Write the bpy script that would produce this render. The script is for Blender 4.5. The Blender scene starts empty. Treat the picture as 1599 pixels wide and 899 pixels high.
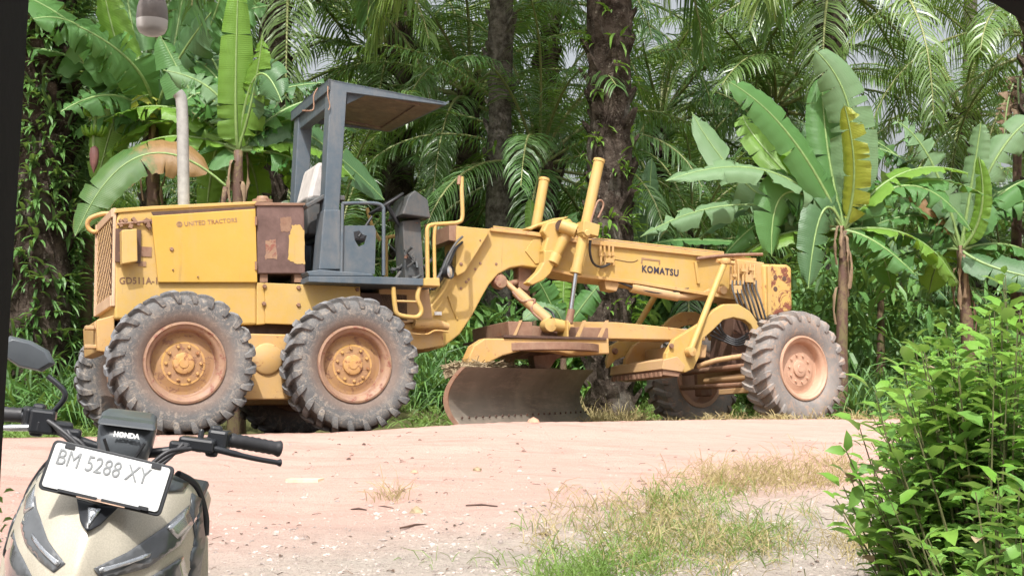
import bpy, bmesh, math, random
from mathutils import Vector, Matrix, noise
from mathutils.bvhtree import BVHTree
R = math.radians
rnd = random.Random(7)
C = bpy.context.scene.collection
scn = bpy.context.scene

# ------------------------------------------------------------ camera, sky, sun, exposure
CAMZ = 1.30
FOC, PITCH, ROLL = 1988.0, R(2.69), R(0.53)
cd = bpy.data.cameras.new('camera'); cam = bpy.data.objects.new('camera', cd); C.objects.link(cam)
cd.sensor_width = 36.0; cd.lens = FOC / 1599 * 36; cd.clip_start = 0.05; cd.clip_end = 2000
cam.matrix_world = Matrix.Translation((0, 0, CAMZ)) @ Matrix.Rotation(math.pi/2 + PITCH, 4, 'X') @ Matrix.Rotation(ROLL, 4, 'Z')
scn.camera = cam
SUN_EL, SUN_AZ = R(58), R(8)          # behind the camera, a little to its left
w = bpy.data.worlds.new('World'); scn.world = w; w.use_nodes = True
nt = w.node_tree; bg = nt.nodes['Background']
sky = nt.nodes.new('ShaderNodeTexSky'); sky.sky_type = 'NISHITA'; sky.sun_disc = False
sky.sun_elevation = SUN_EL; sky.sun_rotation = math.pi + SUN_AZ; sky.dust_density = 7.0; sky.air_density = 1.2
hs = nt.nodes.new('ShaderNodeHueSaturation'); hs.inputs['Saturation'].default_value = 0.28; hs.inputs['Value'].default_value = 2.05   # humid, milky sky
nt.links.new(sky.outputs[0], hs.inputs['Color']); nt.links.new(hs.outputs[0], bg.inputs[0]); bg.inputs[1].default_value = 0.095
sl = bpy.data.lights.new('sun', 'SUN'); sl.energy = 4.7; sl.angle = R(0.6); sl.color = (1, 0.97, 0.93)
sun = bpy.data.objects.new('sun', sl); C.objects.link(sun)
sdir = Vector((-math.sin(SUN_AZ)*math.cos(SUN_EL), -math.cos(SUN_AZ)*math.cos(SUN_EL), math.sin(SUN_EL)))
sun.rotation_euler = sdir.to_track_quat('Z', 'Y').to_euler(); sun.location = sdir * 50
vs = scn.view_settings; vs.view_transform = 'Standard'; vs.look = 'None'; vs.gamma = 1; vs.use_curve_mapping = False
vs.exposure = 0.14
cy_ = scn.cycles; cy_.max_bounces = 6; cy_.transparent_max_bounces = 6; cy_.diffuse_bounces = 3; cy_.glossy_bounces = 2
cy_.transmission_bounces = 4; cy_.caustics_reflective = False; cy_.caustics_refractive = False

# ------------------------------------------------------------ a place for every photographed point
def ray(px, py):
    u, v = px - 799.5, py - 449.5
    cr, sr = math.cos(-ROLL), math.sin(-ROLL)
    a, b = u*cr - v*sr, u*sr + v*cr
    c, s = math.cos(PITCH), math.sin(PITCH)
    return Vector((a/FOC, c + b/FOC*s, s - b/FOC*c))
def at(px, py, Y):
    d = ray(px, py); return Vector((d.x*Y/d.y, Y, CAMZ + d.z*Y/d.y))
GYAW, GP, GR = 0.4571, -0.0058, -0.084
RG = Matrix.Rotation(GYAW, 3, 'Z') @ Matrix.Rotation(-GP, 3, 'Y') @ Matrix.Rotation(GR, 3, 'X')
G0 = Vector((-3.273, 11.92, CAMZ - 0.885))
RGT = RG.transposed()
def gp(px, py, Y):
    d = RGT @ ray(px, py); o = RGT @ (Vector((0, 0, CAMZ)) - G0)
    t = (Y - o.y) / d.y; return o + d*t

# ------------------------------------------------------------ mesh helpers
def tag(o, label=None, cat=None, group=None, kind=None):
    if label: o['label'] = label
    if cat: o['category'] = cat
    if group: o['group'] = group
    if kind: o['kind'] = kind
    return o
def empty(name, loc=(0, 0, 0), parent=None, rot=None):
    o = bpy.data.objects.new(name, None); C.objects.link(o); o.location = loc
    o.empty_display_size = 0.2
    if rot is not None: o.rotation_euler = rot
    if parent: o.parent = parent
    return o
class MB:
    def __init__(s): s.v = []; s.f = []; s.m = []; s.uv = []; s.mi = 0; s.T = None
    def add(s, vs_, fs, uv=None):
        n = len(s.v)
        if s.T is not None: vs_ = [s.T @ Vector(p) for p in vs_]
        s.v += [tuple(p) for p in vs_]
        s.f += [tuple(i + n for i in f) for f in fs]; s.m += [s.mi]*len(fs)
        s.uv += (uv if uv else [(0, 0)]*len(vs_))
        return s
    def box(s, c, d, rot=None):
        c = Vector(c); h = Vector(d)/2
        ps = [Vector((x*h.x, y*h.y, z*h.z)) for x in (-1, 1) for y in (-1, 1) for z in (-1, 1)]
        if rot is not None: ps = [rot @ p for p in ps]
        return s.add([c + p for p in ps], [(0, 1, 3, 2), (4, 6, 7, 5), (0, 4, 5, 1), (2, 3, 7, 6), (0, 2, 6, 4), (1, 5, 7, 3)])
    def box2(s, a, b):
        a = Vector(a); b = Vector(b); return s.box((a+b)/2, [abs(b[i]-a[i]) for i in range(3)])
    def bar(s, a, b, w_, h_, up=(0, 0, 1)):
        a = Vector(a); b = Vector(b); x = (b-a).normalized(); up = Vector(up)
        y = up.cross(x)
        if y.length < 1e-3: y = Vector((0, 1, 0)).cross(x)
        y.normalize(); z = x.cross(y)
        M = Matrix((x, y, z)).transposed()
        return s.box((a+b)/2, ((b-a).length, w_, h_), M)
    def prism(s, pts, y0, y1):                    # polygon in XZ, extruded along Y
        n = len(pts); a = [Vector((p[0], y0, p[-1])) for p in pts]; b = [Vector((p[0], y1, p[-1])) for p in pts]
        f = [tuple(range(n)), tuple(range(2*n-1, n-1, -1))] + [(i, i+n, (i+1) % n + n, (i+1) % n) for i in range(n)]
        return s.add(a+b, f)
    def tube(s, path, r, n=8, cap=True):
        P = [Vector(p) for p in path]; m = len(P)
        rr = r if isinstance(r, (list, tuple)) else [r]*m
        ref = None; vs_ = []; uv = []; L = 0
        for i, p in enumerate(P):
            t = (P[min(i+1, m-1)] - P[max(i-1, 0)])
            t = t.normalized() if t.length > 1e-9 else Vector((0, 0, 1))
            if ref is None: ref = t.orthogonal().normalized()
            ref = (ref - t*ref.dot(t)); ref = ref.normalized() if ref.length > 1e-6 else t.orthogonal().normalized()
            b = t.cross(ref)
            if i: L += (p-P[i-1]).length
            for k in range(n):
                a = 2*math.pi*k/n; vs_.append(p + (ref*math.cos(a) + b*math.sin(a))*rr[i]); uv.append((L, k/n))
        f = [(i*n+k, i*n+(k+1) % n, (i+1)*n+(k+1) % n, (i+1)*n+k) for i in range(m-1) for k in range(n)]
        if cap: f += [tuple(range(n-1, -1, -1)), tuple((m-1)*n+k for k in range(n))]
        return s.add(vs_, f, uv)
    def lathe(s, prof, n=32, axis='Y', c=(0, 0, 0), closed=False):   # prof: (radius, offset along axis)
        c = Vector(c); vs_ = []
        for k in range(n):
            a = 2*math.pi*k/n; ca, sa = math.cos(a), math.sin(a)
            for r_, h in prof:
                vs_.append(c + (Vector((r_*ca, h, r_*sa)) if axis == 'Y' else Vector((r_*ca, r_*sa, h)) if axis == 'Z' else Vector((h, r_*ca, r_*sa))))
        m = len(prof); f = []
        for k in range(n):
            k2 = (k+1) % n
            for i in range(m if closed else m-1):
                j = (i+1) % m; f.append((k*m+i, k*m+j, k2*m+j, k2*m+i))
        return s.add(vs_, f)
    def build(s, name, mats, parent=None, smooth=None, bevel=0, fix=True):
        me = bpy.data.meshes.new(name); me.from_pydata(s.v, [], s.f)
        for m_ in (mats if isinstance(mats, (list, tuple)) else [mats]): me.materials.append(m_)
        if any(s.m): me.polygons.foreach_set('material_index', s.m)
        if any(u != (0, 0) for u in s.uv):
            ul = me.uv_layers.new(name='UVMap'); d = []
            for lp in me.loops: d += s.uv[lp.vertex_index]
            ul.data.foreach_set('uv', d)
        if fix:
            bm = bmesh.new(); bm.from_mesh(me); bmesh.ops.recalc_face_normals(bm, faces=bm.faces); bm.to_mesh(me); bm.free()
        if smooth is not None:
            me.polygons.foreach_set('use_smooth', [True]*len(me.polygons))
            if smooth < 180: me.set_sharp_from_angle(angle=R(smooth))
        me.update()
        o = bpy.data.objects.new(name, me); C.objects.link(o)
        if parent: o.parent = parent
        if bevel:
            b = o.modifiers.new('bevel', 'BEVEL'); b.width = bevel; b.segments = 2; b.limit_method = 'ANGLE'; b.angle_limit = R(40)
        return o
def bez(pts, n=8):
    P = [Vector(p) for p in pts]; out = []
    if len(P) == 2: return P
    for i in range(len(P)-1):
        p0 = P[max(i-1, 0)]; p1 = P[i]; p2 = P[i+1]; p3 = P[min(i+2, len(P)-1)]
        for k in range(n):
            t = k/n
            out.append(0.5*((2*p1) + (p2-p0)*t + (2*p0-5*p1+4*p2-p3)*t*t + (3*p1-p0-3*p2+p3)*t**3))
    return out + [P[-1]]
def text_mesh(name, body, size, M, m_, parent, extrude=0.002, bold=0.0, sx=1.0, sp=1.0):
    cu = bpy.data.curves.new(name, 'FONT'); cu.body = body; cu.size = size; cu.extrude = extrude; cu.offset = bold
    cu.space_character = sp; cu.align_x = 'LEFT'; cu.resolution_u = 3
    t = bpy.data.objects.new(name, cu); C.objects.link(t)
    bpy.context.view_layer.update()
    me = bpy.data.meshes.new_from_object(t.evaluated_get(bpy.context.evaluated_depsgraph_get()))
    bpy.data.objects.remove(t); me.name = name
    me.transform(M @ Matrix.Diagonal((sx, 1, 1, 1))); me.materials.clear(); me.materials.append(m_)
    o = bpy.data.objects.new(name, me); C.objects.link(o); o.parent = parent
    return o

# ------------------------------------------------------------ materials
class NT:
    def __init__(s, name):
        s.mat = bpy.data.materials.new(name); s.mat.use_nodes = True
        s.t = s.mat.node_tree; s.b = s.t.nodes['Principled BSDF']; s.out = s.t.nodes['Material Output']
        s.co = s.n('ShaderNodeTexCoord').outputs['Object']
    def n(s, typ, **k):
        q = s.t.nodes.new(typ)
        for a, v in k.items(): setattr(q, a, v)
        return q
    def l(s, a, b): s.t.links.new(a, b)
    def noise(s, scale, detail=4, rough=0.6, co=None, dist=0.0, stretch=None):
        q = s.n('ShaderNodeTexNoise'); q.inputs['Scale'].default_value = scale; q.inputs['Detail'].default_value = detail
        q.inputs['Roughness'].default_value = rough; q.inputs['Distortion'].default_value = dist
        c = co or s.co
        if stretch:
            m = s.n('ShaderNodeMapping'); m.inputs['Scale'].default_value = stretch; s.l(c, m.inputs[0]); c = m.outputs[0]
        s.l(c, q.inputs['Vector']); return q.outputs['Fac']
    def ramp(s, f, a, b, ca=(0, 0, 0, 1), cb=(1, 1, 1, 1)):
        q = s.n('ShaderNodeValToRGB'); q.color_ramp.elements[0].position = a; q.color_ramp.elements[1].position = b
        q.color_ramp.elements[0].color = ca; q.color_ramp.elements[1].color = cb; s.l(f, q.inputs[0]); return q.outputs[0]
    def mix(s, f, a, b, typ='MIX'):
        q = s.n('ShaderNodeMix', data_type='RGBA', blend_type=typ)
        if isinstance(f, (int, float)): q.inputs[0].default_value = f
        else: s.l(f, q.inputs[0])
        for i, x in ((6, a), (7, b)):
            if isinstance(x, (tuple, list)): q.inputs[i].default_value = (*x[:3], 1)
            else: s.l(x, q.inputs[i])
        return q.outputs[2]
    def math(s, op, a, b=0.0):
        q = s.n('ShaderNodeMath', operation=op)
        for i, x in ((0, a), (1, b)):
            if isinstance(x, (int, float)): q.inputs[i].default_value = x
            else: s.l(x, q.inputs[i])
        return q.outputs[0]
    def bump(s, h, strength=0.3, dist=0.01):
        q = s.n('ShaderNodeBump'); q.inputs['Strength'].default_value = strength; q.inputs['Distance'].default_value = dist
        s.l(h, q.inputs['Height']); s.l(q.outputs[0], s.b.inputs['Normal']); return q.outputs[0]
    def base(s, c):
        if isinstance(c, (tuple, list)): s.b.inputs['Base Color'].default_value = (*c[:3], 1)
        else: s.l(c, s.b.inputs['Base Color'])
    def set(s, rough=0.5, metal=0.0, spec=0.5):
        if isinstance(rough, (int, float)): s.b.inputs['Roughness'].default_value = rough
        else: s.l(rough, s.b.inputs['Roughness'])
        s.b.inputs['Metallic'].default_value = metal; s.b.inputs['Specular IOR Level'].default_value = spec
        return s
def paint(name, col, col2, rust=(0.16, 0.065, 0.03), amt=0.66, dust=0.25, dustc=(0.42, 0.3, 0.2), rough=0.55, sc=1.0, metal=0.0):
    t = NT(name)
    c = t.mix(t.ramp(t.noise(1.3*sc, 5), 0.35, 0.7), col, col2)
    st = t.ramp(t.noise(5*sc, 6, 0.7, stretch=(1, 1, 0.18)), 0.52, 0.8)
    c = t.mix(t.math('MULTIPLY', st, 0.4), c, dustc)                       # rain streaks
    c = t.mix(t.math('MULTIPLY', t.ramp(t.noise(9*sc, 8, 0.75), 0.4, 0.75), dust), c, dustc)
    r_ = t.ramp(t.noise(6.5*sc, 10, 0.78, dist=0.6), amt, amt+0.035)
    c = t.mix(r_, c, t.mix(t.noise(30, 3), rust, tuple(min(1, x*2.2) for x in rust)))
    t.base(c); t.set(t.math('ADD', t.math('MULTIPLY', t.noise(14, 4), 0.35), rough-0.17), metal, 0.35)
    sk = t.ramp(t.noise(3.2*sc, 9, 0.8, stretch=(2.2, 2.2, 0.22)), 0.6, 0.72)
    c = t.mix(t.math('MULTIPLY', sk, 0.5), c, tuple(x*0.35 for x in dustc))
    scr = t.ramp(t.noise(22*sc, 5, 0.9, stretch=(0.25, 1, 1), dist=1.0), 0.68, 0.72)
    c = t.mix(t.math('MULTIPLY', scr, 0.5), c, rust); t.base(c)
    t.bump(t.mix(0.4, t.mix(0.25, t.noise(1.8*sc, 3, 0.5), t.noise(40*sc, 6)), r_), 0.5, 0.012)
    return t.mat
def plain(name, col, rough=0.5, metal=0.0, var=0.25, sc=12, bump=0.15, spec=0.5):
    t = NT(name); d = tuple(x*(1-var) for x in col); e = tuple(min(1, x*(1+var)) for x in col)
    t.base(t.mix(t.ramp(t.noise(sc, 6, 0.7), 0.35, 0.65), d, e)); t.set(rough, metal, spec); t.bump(t.noise(sc*4, 4), bump, 0.004); return t.mat
def leafy(name, col, col2, back=None, trans=0.35, rough=0.42, veins=False, sc=1.5, objvar=0.0, spec=0.5, dry=None):
    t = NT(name)
    c = t.mix(t.ramp(t.noise(sc, 4), 0.35, 0.65), col, col2)
    if veins:
        uv = t.n('ShaderNodeTexCoord').outputs['UV']
        wv = t.n('ShaderNodeTexWave'); wv.wave_type = 'BANDS'; wv.bands_direction = 'X'
        wv.inputs['Scale'].default_value = 14; wv.inputs['Distortion'].default_value = 2.5; wv.inputs['Detail'].default_value = 2
        t.l(uv, wv.inputs['Vector'])
        c = t.mix(t.math('MULTIPLY', wv.outputs['Fac'], 0.14), c, tuple(min(1, x*1.6) for x in col2))
        nz = t.noise(3.0, 5, co=uv, stretch=(1.0, 0.4, 1))
        t.bump(t.mix(0.7, wv.outputs['Fac'], nz), 0.35, 0.02)
        su = t.n('ShaderNodeSeparateXYZ'); t.l(uv, su.inputs[0])
        ed = t.math('ABSOLUTE', t.math('SUBTRACT', su.outputs[1], 0.5))                     # 0 on the midrib, 0.5 on the rim
        nb = t.noise(3.5, 7, 0.75, co=uv)
        f = t.ramp(t.math('ADD', ed, t.math('MULTIPLY', nb, 0.22)), 0.595, 0.625)
        c = t.mix(f, c, (0.2, 0.11, 0.05))                                                 # browned, frayed rim
        c = t.mix(t.math('MULTIPLY', t.ramp(nb, 0.58, 0.72), 0.45), c, (0.26, 0.27, 0.06))  # yellowing blotches
        if dry:                                            # the part next to the stalk has died back
            f = t.ramp(t.math('ADD', t.math('MULTIPLY', su.outputs[0], 0.28), t.math('MULTIPLY', nb, 0.4)), dry[1], dry[1]+0.08, (1,)*4, (0, 0, 0, 1))
            c = t.mix(f, c, t.mix(nb, dry[0], tuple(x*0.45 for x in dry[0])))
    if back:
        g = t.n('ShaderNodeNewGeometry'); c = t.mix(g.outputs['Backfacing'], c, back)
    if objvar:
        oi = t.n('ShaderNodeObjectInfo'); h = t.n('ShaderNodeHueSaturation')
        h.inputs['Value'].default_value = 1; t.l(c, h.inputs['Color'])
        t.l(t.math('ADD', t.math('MULTIPLY', oi.outputs['Random'], objvar), 1-objvar/2), h.inputs['Value'])
        t.l(t.math('ADD', t.math('MULTIPLY', oi.outputs['Random'], -0.04), 0.52), h.inputs['Hue']); c = h.outputs[0]
    t.base(c); t.set(rough, 0, spec)
    tr = t.n('ShaderNodeBsdfTranslucent'); t.l(t.mix(0.6, c, (0.30, 0.42, 0.04), 'MIX'), tr.inputs['Color'])
    ms = t.n('ShaderNodeMixShader'); ms.inputs[0].default_value = trans
    t.l(t.b.outputs[0], ms.inputs[1]); t.l(tr.outputs[0], ms.inputs[2]); t.l(ms.outputs[0], t.out.inputs['Surface'])
    return t.mat
YEL = (0.45, 0.285, 0.07); YEL2 = (0.50, 0.34, 0.115)
M = {}
M['yellow'] = paint('grader_yellow_paint', YEL, YEL2, amt=0.66, dust=0.4)
M['yellow_clean'] = paint('door_yellow_paint', (0.47, 0.28, 0.045), (0.50, 0.31, 0.065), amt=0.735, dust=0.1)
M['yellow_worn'] = paint('worn_yellow_paint', (0.48, 0.28, 0.085), (0.53, 0.34, 0.14), amt=0.59, dust=0.55, rust=(0.2, 0.08, 0.04))
M['yellow_dusty'] = paint('dusty_yellow_paint', (0.44, 0.28, 0.11), (0.48, 0.31, 0.17), amt=0.61, dust=0.75, dustc=(0.46, 0.29, 0.18), rust=(0.2, 0.09, 0.05))
M['yellow_peel'] = paint('peeling_yellow_paint', (0.52, 0.31, 0.08), (0.56, 0.36, 0.12), amt=0.515, dust=0.3, rust=(0.12, 0.04, 0.025), sc=0.8)
M['grey'] = paint('grey_blue_paint', (0.062, 0.086, 0.108), (0.09, 0.115, 0.14), amt=0.7, dust=0.25, dustc=(0.25, 0.22, 0.19), rust=(0.2, 0.07, 0.04))
M['greyd'] = paint('dark_grey_machinery', (0.05, 0.06, 0.065), (0.09, 0.095, 0.1), amt=0.6, dust=0.4, dustc=(0.2, 0.15, 0.11))
M['roof_under'] = paint('rusted_roof_lining', (0.095, 0.07, 0.058), (0.12, 0.09, 0.07), amt=0.62, rust=(0.12, 0.05, 0.03))
M['rust'] = paint('rusty_steel', (0.17, 0.09, 0.06), (0.26, 0.14, 0.09), amt=0.6, dust=0.4)
M['rust_dark'] = paint('dark_rust', (0.06, 0.035, 0.028), (0.10, 0.055, 0.04), amt=0.6, dust=0.3, dustc=(0.2, 0.12, 0.08))
M['rim'] = paint('rusty_rim', (0.22, 0.125, 0.09), (0.29, 0.175, 0.125), amt=0.56, dust=0.7, dustc=(0.38, 0.25, 0.13), rust=(0.14, 0.05, 0.035), sc=1.3)
M['rim_dust'] = paint('dusty_rim', (0.40, 0.235, 0.16), (0.46, 0.29, 0.205), amt=0.68, dust=0.5, dustc=(0.56, 0.36, 0.24), rust=(0.26, 0.11, 0.07), sc=1.6)
M['disc'] = paint('flaking_wheel_disc', (0.34, 0.2, 0.075), (0.29, 0.16, 0.085), amt=0.55, dust=0.8, dustc=(0.30, 0.175, 0.11), rust=(0.13, 0.065, 0.04), sc=2.2)
M['hub'] = paint('hub_yellow', (0.48, 0.29, 0.07), (0.4, 0.22, 0.09), amt=0.54, dust=0.5, dustc=(0.5, 0.3, 0.18), sc=2)
M['chrome'] = plain('polished_rod', (0.55, 0.56, 0.58), 0.18, 1.0, 0.1)
M['black'] = plain('black_rubber_hose', (0.03, 0.03, 0.033), 0.5, 0, 0.3)
M['blackp'] = plain('black_plastic', (0.028, 0.03, 0.034), 0.38, 0, 0.12, bump=0.02)
M['greyp'] = plain('grey_plastic', (0.085, 0.095, 0.105), 0.3, 0, 0.08, bump=0.02)
M['beige'] = plain('faded_grey_vinyl', (0.46, 0.43, 0.41), 0.6, 0, 0.2, sc=5)
M['pipe'] = plain('weathered_exhaust_grey', (0.29, 0.285, 0.265), 0.6, 0.0, 0.2, sc=8)
M['lens'] = plain('lamp_glass', (0.7, 0.72, 0.75), 0.08, 0.6, 0.05)
M['letter'] = paint('worn_lettering', (0.12, 0.06, 0.04), (0.2, 0.1, 0.05), amt=0.6)
M['letter_dark'] = plain('dark_lettering', (0.035, 0.03, 0.05), 0.5)
M['letter_fade'] = paint('faded_lettering', (0.22, 0.13, 0.09), (0.32, 0.19, 0.09), amt=0.55)
M['white'] = plain('white_paint', (0.8, 0.8, 0.78), 0.45, 0, 0.06)
M['wood'] = plain('dark_post_wood', (0.005, 0.0035, 0.003), 0.8, 0, 0.3)
M['roofsheet'] = plain('porch_roof_sheet', (0.16, 0.15, 0.14), 0.6, 0.3, 0.2)
# battery cover: brown with surviving yellow paint flakes
t = NT('peeled_battery_cover')
c = t.mix(t.ramp(t.noise(4, 6, 0.7), 0.35, 0.7), (0.085, 0.045, 0.035), (0.17, 0.10, 0.085))
c = t.mix(t.ramp(t.noise(9, 8, 0.8, stretch=(1, 1, 0.3)), 0.62, 0.7), c, (0.28, 0.2, 0.17))
t.base(c); t.set(0.6); t.bump(t.noise(30, 6), 0.2, 0.005); M['battery'] = t.mat
def radial(t, c):                    # highlight painted on the worn lug tops, brown soil on the sidewall by the rim, shade painted in the grooves
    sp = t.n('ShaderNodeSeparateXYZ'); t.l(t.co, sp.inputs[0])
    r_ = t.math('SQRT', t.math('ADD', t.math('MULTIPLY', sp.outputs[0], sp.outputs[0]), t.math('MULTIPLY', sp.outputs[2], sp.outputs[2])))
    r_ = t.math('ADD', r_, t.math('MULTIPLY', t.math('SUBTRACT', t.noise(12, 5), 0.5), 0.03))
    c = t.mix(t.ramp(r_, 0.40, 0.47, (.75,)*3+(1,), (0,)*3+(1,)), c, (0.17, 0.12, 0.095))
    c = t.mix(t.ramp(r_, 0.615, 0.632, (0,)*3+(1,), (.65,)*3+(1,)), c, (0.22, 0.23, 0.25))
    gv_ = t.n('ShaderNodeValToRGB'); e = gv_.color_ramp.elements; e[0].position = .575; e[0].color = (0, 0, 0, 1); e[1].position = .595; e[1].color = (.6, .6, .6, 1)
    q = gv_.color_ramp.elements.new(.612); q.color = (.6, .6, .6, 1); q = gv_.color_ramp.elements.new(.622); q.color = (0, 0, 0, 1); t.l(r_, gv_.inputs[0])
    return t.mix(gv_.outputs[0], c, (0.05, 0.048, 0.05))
# tyre rubber: dusty, with dried mud and grass stuck on
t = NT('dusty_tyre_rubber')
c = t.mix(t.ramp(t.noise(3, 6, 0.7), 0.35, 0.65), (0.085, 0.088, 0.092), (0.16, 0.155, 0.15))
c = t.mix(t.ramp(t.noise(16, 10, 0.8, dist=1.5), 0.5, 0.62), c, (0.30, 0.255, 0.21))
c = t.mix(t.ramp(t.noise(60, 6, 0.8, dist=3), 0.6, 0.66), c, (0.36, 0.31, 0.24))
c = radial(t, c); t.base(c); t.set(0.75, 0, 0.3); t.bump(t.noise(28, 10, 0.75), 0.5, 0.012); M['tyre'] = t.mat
t = NT('muddy_tyre_rubber')
c = t.mix(t.ramp(t.noise(3, 6, 0.7), 0.3, 0.65), (0.16, 0.15, 0.145), (0.27, 0.245, 0.225))
c = t.mix(t.ramp(t.noise(12, 10, 0.8, dist=1), 0.5, 0.62), c, (0.34, 0.24, 0.18))
t.base(c); t.set(0.8, 0, 0.25); t.bump(t.noise(28, 10, 0.75), 0.4, 0.012); M['tyre2'] = t.mat
# blade: worn brown steel
t = NT('worn_blade_steel')
c = t.mix(t.ramp(t.noise(1.6, 5), 0.3, 0.7), (0.13, 0.105, 0.085), (0.25, 0.215, 0.17))
c = t.mix(t.ramp(t.noise(14, 8, 0.8, stretch=(0.15, 0.15, 1)), 0.5, 0.75), c, (0.34, 0.27, 0.21))
t.base(c); t.set(t.ramp(t.noise(5, 5), 0.2, 0.8, (0.35,)*3+(1,), (0.6,)*3+(1,)), 0.15, 0.5); t.bump(t.noise(20, 8), 0.15, 0.004); M['blade'] = t.mat
# palm bark
t = NT('palm_bark')
c = t.mix(t.ramp(t.noise(5, 8, 0.75), 0.4, 0.62), (0.028, 0.019, 0.014), (0.13, 0.10, 0.08))
c = t.mix(t.ramp(t.noise(2, 5), 0.55, 0.7), c, (0.22, 0.2, 0.17))
c = t.mix(t.ramp(t.noise(13, 9, 0.8), 0.56, 0.64), c, (0.3, 0.26, 0.21))
t.base(c); t.set(0.9, 0, 0.15); t.bump(t.noise(22, 8, 0.8), 1.0, 0.05); M['bark'] = t.mat
t = NT('grey_speckled_bark')
c = t.mix(t.ramp(t.noise(7, 8, 0.8), 0.4, 0.62), (0.05, 0.042, 0.035), (0.20, 0.18, 0.155))
t.base(c); t.set(0.9, 0, 0.15); t.bump(t.noise(26, 8, 0.8), 0.9, 0.04); M['bark_grey'] = t.mat
M['pstem'] = paint('banana_stem', (0.13, 0.12, 0.05), (0.2, 0.13, 0.075), amt=0.48, dust=0.6, dustc=(0.16, 0.1, 0.06), rust=(0.07, 0.04, 0.03), rough=0.6)
M['petiole'] = plain('banana_petiole', (0.2, 0.3, 0.1), 0.45, 0, 0.2)
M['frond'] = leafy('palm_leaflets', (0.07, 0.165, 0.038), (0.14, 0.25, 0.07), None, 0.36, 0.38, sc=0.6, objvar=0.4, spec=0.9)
M['frond_lit'] = leafy('sunlit_palm_leaflets', (0.13, 0.22, 0.05), (0.21, 0.29, 0.08), None, 0.38, 0.4, sc=0.6)  # paler copy of the palm leaflets, sunlight put into the colour
M['rachis'] = plain('frond_midrib', (0.22, 0.24, 0.09), 0.5, 0, 0.25)
M['dead'] = plain('dead_fronds', (0.22, 0.15, 0.09), 0.8, 0, 0.4, sc=3)
M['ban'] = leafy('banana_leaf', (0.05, 0.175, 0.035), (0.095, 0.25, 0.055), (0.10, 0.23, 0.07), 0.35, 0.42, True, spec=0.3)
M['ban_dusty'] = leafy('dusty_banana_leaf', (0.09, 0.2, 0.075), (0.15, 0.27, 0.12), (0.17, 0.28, 0.14), 0.28, 0.45, True, spec=0.3)
M['ban_bright'] = leafy('young_banana_leaf', (0.16, 0.34, 0.035), (0.24, 0.42, 0.05), (0.2, 0.38, 0.06), 0.45, 0.35, True)
M['ban_dark'] = leafy('shaded_banana_leaf', (0.045, 0.13, 0.045), (0.075, 0.17, 0.05), (0.07, 0.15, 0.06), 0.2, 0.4, True)
M['ban_dry'] = leafy('drying_banana_leaf', (0.045, 0.12, 0.03), (0.08, 0.16, 0.04), None, 0.25, 0.45, True, dry=((0.38, 0.22, 0.09), 0.45))
M['ban_yel'] = leafy('yellowing_banana_leaf', (0.16, 0.24, 0.03), (0.34, 0.36, 0.03), (0.3, 0.34, 0.04), 0.3, 0.4, True, dry=((0.36, 0.36, 0.03), 0.36))
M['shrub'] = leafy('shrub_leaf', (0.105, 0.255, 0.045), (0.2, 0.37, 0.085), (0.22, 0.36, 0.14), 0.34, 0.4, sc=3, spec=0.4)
M['shrub_lit'] = leafy('sunlit_shrub_leaf', (0.14, 0.32, 0.04), (0.22, 0.4, 0.07), (0.18, 0.34, 0.1), 0.35, 0.35, sc=3)  # lit copy of the shrub leaf, sun on the tips put into its colour
M['stem'] = plain('green_brown_stem', (0.12, 0.12, 0.05), 0.6, 0, 0.3)
M['drystem'] = plain('dry_stem', (0.3, 0.23, 0.14), 0.8, 0, 0.3)
M['fern'] = leafy('undergrowth_leaf', (0.09, 0.21, 0.055), (0.16, 0.31, 0.085), (0.11, 0.2, 0.08), 0.3, 0.45, sc=0.9)
M['fern_lit'] = leafy('bright_undergrowth_leaf', (0.12, 0.26, 0.04), (0.2, 0.36, 0.06), None, 0.35, 0.45, sc=1.2)
M['far'] = leafy('far_leaf', (0.08, 0.15, 0.06), (0.13, 0.21, 0.09), None, 0.25, 0.5, sc=0.3)
M['grass'] = leafy('grass_blade', (0.12, 0.22, 0.045), (0.22, 0.33, 0.09), None, 0.3, 0.5, sc=1.5, spec=0.3)
M['grass_dry'] = leafy('dry_grass_blade', (0.34, 0.27, 0.12), (0.44, 0.36, 0.2), None, 0.2, 0.6, sc=2, spec=0.2)
M['stone'] = plain('pebble', (0.40, 0.335, 0.30), 0.85, 0, 0.6, sc=6)
M['tile'] = plain('pale_board', (0.62, 0.52, 0.36), 0.7, 0, 0.15)
M['clay'] = plain('red_clay_stone', (0.5, 0.26, 0.17), 0.85, 0, 0.2)
# ------------------------------------------------------------ the ground, one sheet to the horizon
def sstep(a, b, x):
    t = max(0.0, min(1.0, (x-a)/(b-a))); return t*t*(3-2*t)
GN = RG @ Vector((0, 0, 1))
def gplane(x, y): return G0.z - (GN.x*(x-G0.x) + GN.y*(y-G0.y))/GN.z
CY, SY = math.cos(GYAW), math.sin(GYAW)
def hbase(x, y):
    xc = max(-6.5, min(9.0, x)); dx = xc - G0.x
    yc = G0.y + (-1.75 + dx*SY)/CY
    yl = (y - yc)*CY                                   # distance beyond the road's crest
    X = dx*CY + (yc-G0.y)*SY
    zc = gplane(xc, yc) + 0.075*sstep(0.8, 2.8, X) - 0.02*sstep(5.5, 8, X)
    if yl < 0:
        t = max(0.0, min(1.0, (y - 4.6)/(yc - 4.6)))
        return zc*(0.8*t + 0.2*sstep(0, 1, t))
    a = gplane(xc, yc + yl/CY)
    q = zc + (a - zc)*sstep(0, 0.75, yl)
    return q + (0.56 - q)*sstep(3.2, 7.0, yl) if yl < 7 else 0.56
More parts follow.
